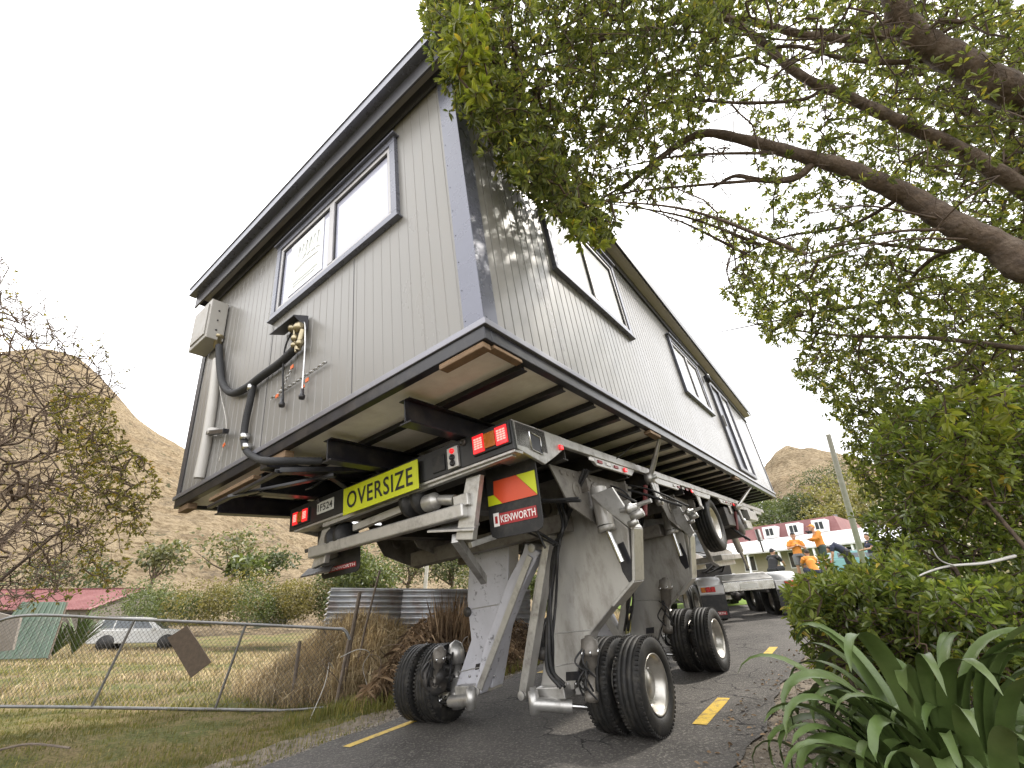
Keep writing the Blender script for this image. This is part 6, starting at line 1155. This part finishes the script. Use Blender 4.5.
m_ = MB(); x0_, x1_ = r0[0] - 3, r1[0]; m_.add([(x0_, .5, zb_), (x1_, .5, zb_), (x1_, 7.5, zb_), (x0_, 7.5, zb_), (x0_ + .4, 1.4, zt), (x1_ - .5, 1.4, zt), (x1_ - .5, 6.5, zt), (x0_ + .4, 6.5, zt)], [(3, 2, 1, 0), (4, 5, 6, 7), (0, 1, 5, 4), (1, 2, 6, 5), (2, 3, 7, 6), (3, 0, 4, 7)]); m_.build('upper_roof', M['redroof'], hs2)
for (u0_, u1_) in ((764, 777), (788.5, 802), (815, 829)):
    a, b_ = hpt(u0_, 531, .55), hpt(u1_, 529, .55); z0_ = zb_ + .18; z1_ = zb_ + (zt - zb_) * .78; m_ = MB(); m_.box((a[0], .25, z0_), (b_[0], 1.3, z1_)); f_ = m_.build('window', M['white'], hs2)
    w_ = b_[0] - a[0]
    for k in (0, 1): MB().box((a[0] + w_ * (.22 + .3 * k), .24, z0_ + .22), (a[0] + w_ * (.47 + .3 * k), .249, z1_ - .18)).build('pane', M['glassd'], f_)
for x in np.arange(X0 + .6, LH + 2.5, 2.6): MB().box((x, -2.1, -2.2), (x + .14, -1.96, zlow - .1)).build('verandah_post', M['white'], hs2)
for x in np.arange(X0 + 1.8, LH + 2, 3.9): f_ = MB().box((x, -.04, .4), (x + 1.1, -.001, 1.7)).build('window', M['white'], hs2); MB().box((x + .08, -.06, .48), (x + 1.02, -.041, 1.62)).build('pane', M['glassd'], f_)
MB().tube([(LH * .55, 4, zt - .2), (LH * .55, 4, zt + .5)], .18, 8).build('flue', M['galv'], hs2)
M['lawn'] = mat('mown_lawn', (0.1, 0.15, 0.025), .95, var=.3, scale=3, spec=.1)
xs = np.linspace(4, 34, 80); ys = np.linspace(16.5, 38, 60)
def lawn_z(x, y):
    s_, q_ = sq(x, y); return ground(x, y) + .04
lw = sheet('lawn', xs, ys, lawn_z, M['lawn'])
bl_ = np.array(wp(868, 562, 27)); car('parked_car', 'pale blue-green parked car in front of the verandah, behind the workers', (bl_[0], bl_[1], bl_[2] - .9), math.radians(100), mat('teal_car_paint', (.12, .26, .27), .3, var=.05), 4.4, 1.75, 1.5)
# ------------------------------------------------------------------ the lorry
up_t = Vector((-0.075, -0.07, 0.994)).normalized(); oc = np.array(wp(748, 583, 11.3)) - np.array(up_t) * .97
TF = frame_at(oc, math.radians(8), up_t)
lor = thing('tractor_unit', 'white tractor unit seen from behind under the front of the trailer', 'lorry', (0, 2.5, 0), TF)
m_ = MB()
for s_ in (-1, 1): m_.box((s_ * .40, .05, .72), (s_ * .48, 6.2, .98))
m_.build('chassis', M['under'], lor, .01)
m_ = MB(); m_.box((-.62, -.02, .80), (.62, .06, 1.02)); rb = m_.build('rear_beam', M['chrome'], lor, .01)
m_ = MB(); m_.prism([(-.62, .02, 1.03), (.62, .02, 1.03), (.62, .5, 1.16), (-.62, .5, 1.16)], (0, 0, .03))
for k in range(5): m_.box((-.6, .06 + k * .085, 1.075 + k * .024), (.6, .09 + k * .085, 1.085 + k * .024))
m_.build('ramp_plate', M['alu'], lor, .004)
m_ = MB(); m_.box((-.22, -.035, .85), (.22, -.021, .96)); m_.build('number_plate', M['plate'], rb); text_mesh('1F521', .34, .06, (-.17, -.038, .875), (1, 0, 0), (0, 0, 1), 'plate_lettering', M['ink'], rb) if False else None
for s_ in (-1, 1):
    x0_, x1_ = s_ * .63, s_ * 1.24; m_ = MB(); n_ = 12; pr_ = []
    for k in range(n_ + 1): a = math.radians(-12 + 160 * k / n_); ca, sa = math.cos(a), math.sin(a); pr_.append((.66 - .66 * math.copysign(abs(ca) ** .45, ca), .53 + .60 * math.copysign(abs(sa) ** .45, sa)))
    vs = [(x, y, z + (.03 if j else 0)) for j in (0, 1) for x in (x0_, x1_) for y, z in pr_]
    N1 = n_ + 1; fs = [(i, i + 1, N1 + i + 1, N1 + i) for i in range(n_)] + [(2 * N1 + i, 3 * N1 + i, 3 * N1 + i + 1, 2 * N1 + i + 1) for i in range(n_)] + [(N1 + i, N1 + i + 1, 3 * N1 + i + 1, 3 * N1 + i) for i in range(n_)] + [(i + 1, i, 2 * N1 + i, 2 * N1 + i + 1) for i in range(n_)]
    m_.add(vs, fs, 0, True); fd = m_.build('fender', M['tankwhite'], lor)
    m_ = MB(); m_.box((x0_, -.05, .78), (x1_, -.01, .98)); m_.build('lamp_panel', M['tankwhite'], fd, .01)
    for k, (mt_, nm) in enumerate(((M['amber'], 'indicator'), (M['redlamp'] if s_ > 0 else M['reddim'], 'tail_light'), (M['reddim'], 'brake_light'))):
        a = s_ * 1.20 - s_ * .12 * k; MB().box((a, -.075, .83), (a - s_ * .11, -.051, .95)).build(nm, mt_, fd, .006)
    m_ = MB(); m_.box((x0_, -.03, .22), (x1_, -.015, .76)); mf = m_.build('mudflap', M['rubber'], lor, .004); MB().box((x0_ + s_ * .06, -.034, .30), (x1_ - s_ * .06, -.031, .38)).build('brand_strip', M['refred'], mf)
    text_mesh('KENWORTH', .42, .05, ((min(x0_, x1_) + .09), -.037, .315), (1, 0, 0), (0, 0, 1), 'brand_lettering', M['refwh'], mf, .01)
    for y in (.66, 1.98, 5.4):
        for x in ((s_ * .74, s_ * 1.08) if y < 3 else (s_ * 1.05,)):
            m_ = MB(); m_.lathe((x, y, .5), (s_, 0, 0), tyre_profile(.5, .135, .29), 36, closed=True); ty = m_.build('tyre', M['tyre'], lor); m_ = MB(); m_.lathe((x, y, .5), (s_, 0, 0), [(.12, .29), (.05, .27), (-.04, .24), (-.02, .15), (.06, .13), (.07, 0)], 28); m_.build('rim', M['rim'], ty)
    m_ = MB(); m_.lathe((s_ * .95, 3.2, .72), (0, 1, 0), [(0, 0), (0, .30), (.03, .32), (1.3, .32), (1.33, .30), (1.33, 0)], 28); tk_ = m_.build('fuel_tank', M['chrome'], lor)
    for yy in (3.5, 4.2): MB().lathe((s_ * .95, yy, .72), (0, 1, 0), [(0, .323), (0, .33), (.06, .33), (.06, .323)], 28, closed=True).build('tank_strap', M['steelblack'], tk_)
    MB().tube([(s_ * 1.0, 4.75, 1.0), (s_ * 1.0, 4.75, 2.9)], .07, 12).build('exhaust_stack', M['chrome'], lor)
m_ = MB(); m_.lathe((0, 1.35, 1.08), (0, 0, 1), [(0, 0), (0, .46), (.06, .46), (.06, 0)], 28); m_.box((-.5, 1.0, 1.0), (.5, 1.7, 1.08)); m_.build('fifth_wheel', M['under'], lor, .01)
m_ = MB(); m_.box((-1.15, 4.95, .95), (1.15, 6.9, 2.85)); cb2 = m_.build('cab', M['tankwhite'], lor, .08); m_ = MB(); m_.box((-.5, 4.93, 1.9), (.5, 4.949, 2.5)); m_.build('rear_window', M['glassd'], cb2); m_ = MB(); m_.box((-.95, 6.7, .7), (.95, 8.1, 1.75)); m_.build('bonnet', M['tankwhite'], lor, .1)
m_ = MB(); m_.box((-.55, 2.9, .98), (.55, 4.6, 1.6)); m_.build('equipment_locker', M['under'], lor, .02)
for k in range(7): P_ = [(R_.uniform(-.5, .5), 4.85, 1.7), (R_.uniform(-.7, .7), 3.9, R_.uniform(1.3, 1.9)), (R_.uniform(-.5, .5), 2.8, R_.uniform(1.2, 1.7)), (R_.uniform(-.3, .3), 1.9, 1.5)]; MB().tube(curve_pts(P_, 5), .022, 6).build('air_line', M['rubber'], lor)
for s_ in (-1, 1):
    for k, (xx, yy) in enumerate(((.75, 2.6), (.5, 2.75))): MB().lathe((s_ * xx, yy, .5), (0, 1, 0), [(0, 0), (0, .12), (.3, .12), (.3, 0)], 14).build('air_tank', M['under'], lor)
MB().box((-1.2, 4.7, .3), (1.2, 4.78, 1.1)).build('step_board', M['chrome'], lor, .01)
# ------------------------------------------------------------------ people
M['skin'] = mat('skin', (0.42, 0.24, 0.16), .55, var=.06); M['hivis'] = mat('orange_workwear', (0.62, 0.24, 0.04), .8, var=.08); M['shorts'] = mat('grey_shorts', (.16, .17, .18), .85); M['shortsg'] = mat('dark_green_shorts', (.03, .05, .045), .85); M['navy'] = mat('navy_cloth', (.02, .025, .05), .85); M['blackc'] = mat('black_cloth', (.02, .02, .022), .85); M['hair'] = mat('dark_hair', (.03, .02, .015), .8); M['boot'] = mat('work_boot', (.06, .04, .03), .7)
def remesh(o, vx):
    r_ = o.modifiers.new('skin', 'REMESH'); r_.mode = 'VOXEL'; r_.voxel_size = vx; r_.use_smooth_shade = True; s_ = o.modifiers.new('soft', 'SMOOTH'); s_.iterations = 3; s_.factor = .5
def ball(m_, c, r, sq_=(1, 1, 1)):
    n1, n2 = 12, 8; vs = []; fs = []
    for i in range(n2 + 1):
        for j in range(n1): th = math.pi * i / n2; ph_ = 2 * math.pi * j / n1; vs.append((c[0] + r * sq_[0] * math.sin(th) * math.cos(ph_), c[1] + r * sq_[1] * math.sin(th) * math.sin(ph_), c[2] + r * sq_[2] * math.cos(th)))
    for i in range(n2):
        for j in range(n1): fs.append((i * n1 + j, (i + 1) * n1 + j, (i + 1) * n1 + (j + 1) % n1, i * n1 + (j + 1) % n1))
    m_.add(vs, fs, 0, True)
def person(label, o, head, J, top, bottom, hat=None, sleeves='short', long_legs=False, held=None):
    """J overrides joints; x right, y the way the body faces, z up"""
    F = frame_at(o, head); p = thing('person', label, 'person', (0, 0, 0), F, group='workers standing beyond the lorry')
    j = dict(pel=(0, 0, .95), chest=(0, .01, 1.28), neck=(0, 0, 1.47), hd=(0, .02, 1.64), shL=(-.19, 0, 1.42), shR=(.19, 0, 1.42), elL=(-.27, 0, 1.13), elR=(.27, 0, 1.13), haL=(-.24, .12, .9), haR=(.24, .12, .9), hiL=(-.1, 0, .92), hiR=(.1, 0, .92), knL=(-.12, .02, .5), knR=(.12, .02, .5), anL=(-.13, 0, .09), anR=(.13, 0, .09)); j.update(J); j = {k: Vector(v) for k, v in j.items()}
    b = MB()
    b.tube([j['pel'], j['pel'].lerp(j['chest'], .5), j['chest'], j['neck'] - Vector((0, 0, .06))], [.14, .125, .155, .10], 12); b.tube([j['neck'] - Vector((0, 0, .08)), j['hd']], .055, 10); b.tube([j['shL'], j['shR']], .07, 10)
    up_ = (j['hd'] - j['neck']).normalized(); ball(b, j['hd'], .1, (.82, .98, 1.2)); ball(b, j['hd'] + Vector((0, .10, -.02)), .018, (1, 1.2, 1.4)); ball(b, j['hd'] + Vector((0, .06, -.09)), .04); [ball(b, j['hd'] + Vector((s_ * .083, 0, -.01)), .025, (.5, 1, 1.3)) for s_ in (-1, 1)]
    for s_ in 'LR':
        b.tube([j['sh' + s_], j['sh' + s_].lerp(j['el' + s_], .5), j['el' + s_]], [.06, .052, .042], 10); b.tube([j['el' + s_], j['el' + s_].lerp(j['ha' + s_], .3), j['ha' + s_]], [.044, .042, .028], 10); d = (j['ha' + s_] - j['el' + s_]).normalized(); h_ = j['ha' + s_]; sd_ = d.cross(Vector((0, 0, 1))).normalized() if abs(d.z) < .95 else Vector((0, 1, 0)); b.bar(h_ - d * .01, h_ + d * .085, .075, .032, up=sd_.cross(d))
        for k in range(4): q = h_ + d * .08 + sd_ * (-.03 + .02 * k); dn_ = d.cross(sd_); b.tube([q, q + d * .04, q + d * (.06 + .008 * (k in (1, 2))) + dn_ * .02], [.0095, .009, .008], 6)
        b.tube([h_ + d * .02 + sd_ * .035, h_ + d * .05 + sd_ * .06, h_ + d * .08 + sd_ * .06], .01, 6)
        b.tube([j['hi' + s_], j['hi' + s_].lerp(j['kn' + s_], .4), j['kn' + s_]], [.095, .085, .058], 10); b.tube([j['kn' + s_], j['kn' + s_].lerp(j['an' + s_], .35), j['an' + s_]], [.056, .06, .038], 10); b.tube([j['an' + s_] + Vector((0, -.04, -.04)), j['an' + s_] + Vector((0, .16, -.055))], [.04, .035], 8)
    bo = b.build('body', M['skin'], p); remesh(bo, .013)
    t = MB(); t.tube([j['pel'] + Vector((0, 0, -.05)), j['pel'].lerp(j['chest'], .5), j['chest'], j['neck'] - Vector((0, 0, .05))], [.165, .155, .18, .085], 14); t.tube([j['shL'], j['shR']], .085, 10)
    for s_ in 'LR':
        e_ = j['el' + s_] if sleeves == 'long' else j['sh' + s_].lerp(j['el' + s_], .7); t.tube([j['sh' + s_], e_], [.083, .07], 10)
        if sleeves == 'long': t.tube([j['el' + s_], j['el' + s_].lerp(j['ha' + s_], .85)], [.062, .048], 10)
    remesh(t.build('shirt', M[top], p), .016)
    t = MB(); t.tube([j['pel'] + Vector((0, 0, .04)), j['pel'] - Vector((0, 0, .08))], .165, 14)
    for s_ in 'LR': t.tube([j['hi' + s_], j['kn' + s_] if long_legs else j['hi' + s_].lerp(j['kn' + s_], .85)], [.12, .095], 12); (t.tube([j['kn' + s_], j['an' + s_]], [.085, .065], 10) if long_legs else None)
    remesh(t.build('trousers' if long_legs else 'shorts', M[bottom], p), .016)
    for s_ in 'LR': f_ = MB(); f_.tube([j['an' + s_] + Vector((0, 0, .06)), j['an' + s_] - Vector((0, 0, .02))], .055, 10); f_.tube([j['an' + s_] + Vector((0, -.05, -.045)), j['an' + s_] + Vector((0, .17, -.055))], [.048, .042], 10); remesh(f_.build('boot', M['boot'], p), .016)
    hm = MB(); c = j['hd'] + Vector((0, -.015, .03)); ball(hm, c, .108, (.86, 1.0, 1.05))
    hr = hm.build('hair' if not hat else 'cap', M[hat or 'hair'], p)
    V = hr.data; import bmesh
    bmh = bmesh.new(); bmh.from_mesh(V); bmesh.ops.bisect_plane(bmh, geom=bmh.verts[:] + bmh.edges[:] + bmh.faces[:], plane_co=c + Vector((0, 0, .0)) , plane_no=(0, -.45, .9), clear_inner=True); bmh.to_mesh(V); bmh.free()
    if hat: bm2 = MB(); bm2.prism([c + Vector(q) for q in ((-.075, .07, .035), (-.06, .17, .02), (.06, .17, .02), (.075, .07, .035))], (0, 0, .012)); bm2.build('cap_peak', M[hat], hr) if False else bm2.build('cap_peak', M[hat], p)
    return p
def feet(u, vhead, depth, h=1.75): q = np.array(wp(u, vhead, depth)); return (q[0], q[1], q[2] - h)
fc = math.radians
person('worker in orange shirt and grey shorts facing us with both hands at the chest', feet(792, 533, 17.5), fc(205), dict(elL=(-.30, .06, 1.16), elR=(.30, .06, 1.16), haL=(-.06, .22, 1.26), haR=(.07, .22, 1.22)), 'hivis', 'shorts', 'blackc')
person('worker in orange long-sleeved top and orange cap facing left, holding something dark', feet(814, 523, 17.5, 1.8), fc(-75), dict(elL=(-.25, .12, 1.18), elR=(.25, .12, 1.18), haL=(-.10, .36, 1.2), haR=(.10, .36, 1.22), chest=(0, .05, 1.28), neck=(0, .08, 1.46), hd=(0, .14, 1.62)), 'hivis', 'shortsg', 'hivis', sleeves='long')
crouch = dict(pel=(0, 0, .42), chest=(0, .16, .74), neck=(0, .22, .92), hd=(0, .28, 1.07), shL=(-.19, .2, .88), shR=(.19, .2, .88), elL=(-.24, .4, .68), elR=(.24, .4, .68), haL=(-.14, .6, .62), haR=(.14, .6, .62), hiL=(-.1, 0, .4), hiR=(.1, 0, .4), knL=(-.16, .42, .5), knR=(.16, .42, .5), anL=(-.14, .1, .09), anR=(.14, .1, .09))
person('crouching worker in orange shirt and navy trousers with back to us, lowest of the group', feet(809, 550, 16.5, 1.15), fc(10), crouch, 'hivis', 'navy', None, long_legs=True)
person('worker in black shirt and black cap crouching at the left, just above the lorry fender', feet(767, 548, 17.0, 1.2), fc(60), crouch, 'blackc', 'blackc', 'blackc', long_legs=True)
bend = dict(pel=(0, 0, .92), chest=(0, .30, 1.12), neck=(0, .46, 1.08), hd=(0, .56, 1.0), shL=(-.18, .42, 1.08), shR=(.18, .42, 1.08), elL=(-.22, .46, .82), elR=(.22, .46, .82), haL=(-.12, .52, .62), haR=(.12, .52, .62))
person('person in dark navy clothes bending forward beside the tall pole', feet(842, 541, 18.0, 1.3), fc(-60), bend, 'navy', 'blackc', None, long_legs=True)
person('person in dark top and grey trousers standing behind the tall pole, rightmost of the group', feet(866, 534, 19.0), fc(-80), dict(elL=(-.25, .1, 1.15), elR=(.25, .1, 1.15), haL=(-.12, .33, 1.12), haR=(.12, .33, 1.12)), 'navy', 'shorts', None, long_legs=True)
hd_ = wp(810, 532, 17.3); tag(MB().box((hd_[0] - .09, hd_[1] - .06, hd_[2] - .06), (hd_[0] + .05, hd_[1] + .06, hd_[2] + .04)).tube([(hd_[0] - .09, hd_[1], hd_[2]), (hd_[0] - .17, hd_[1] - .03, hd_[2] + .01)], .035, 8).build('camera', M['blackc'], None, .01, base=tuple(hd_)), 'small dark camera held by the worker in the orange cap', 'camera')
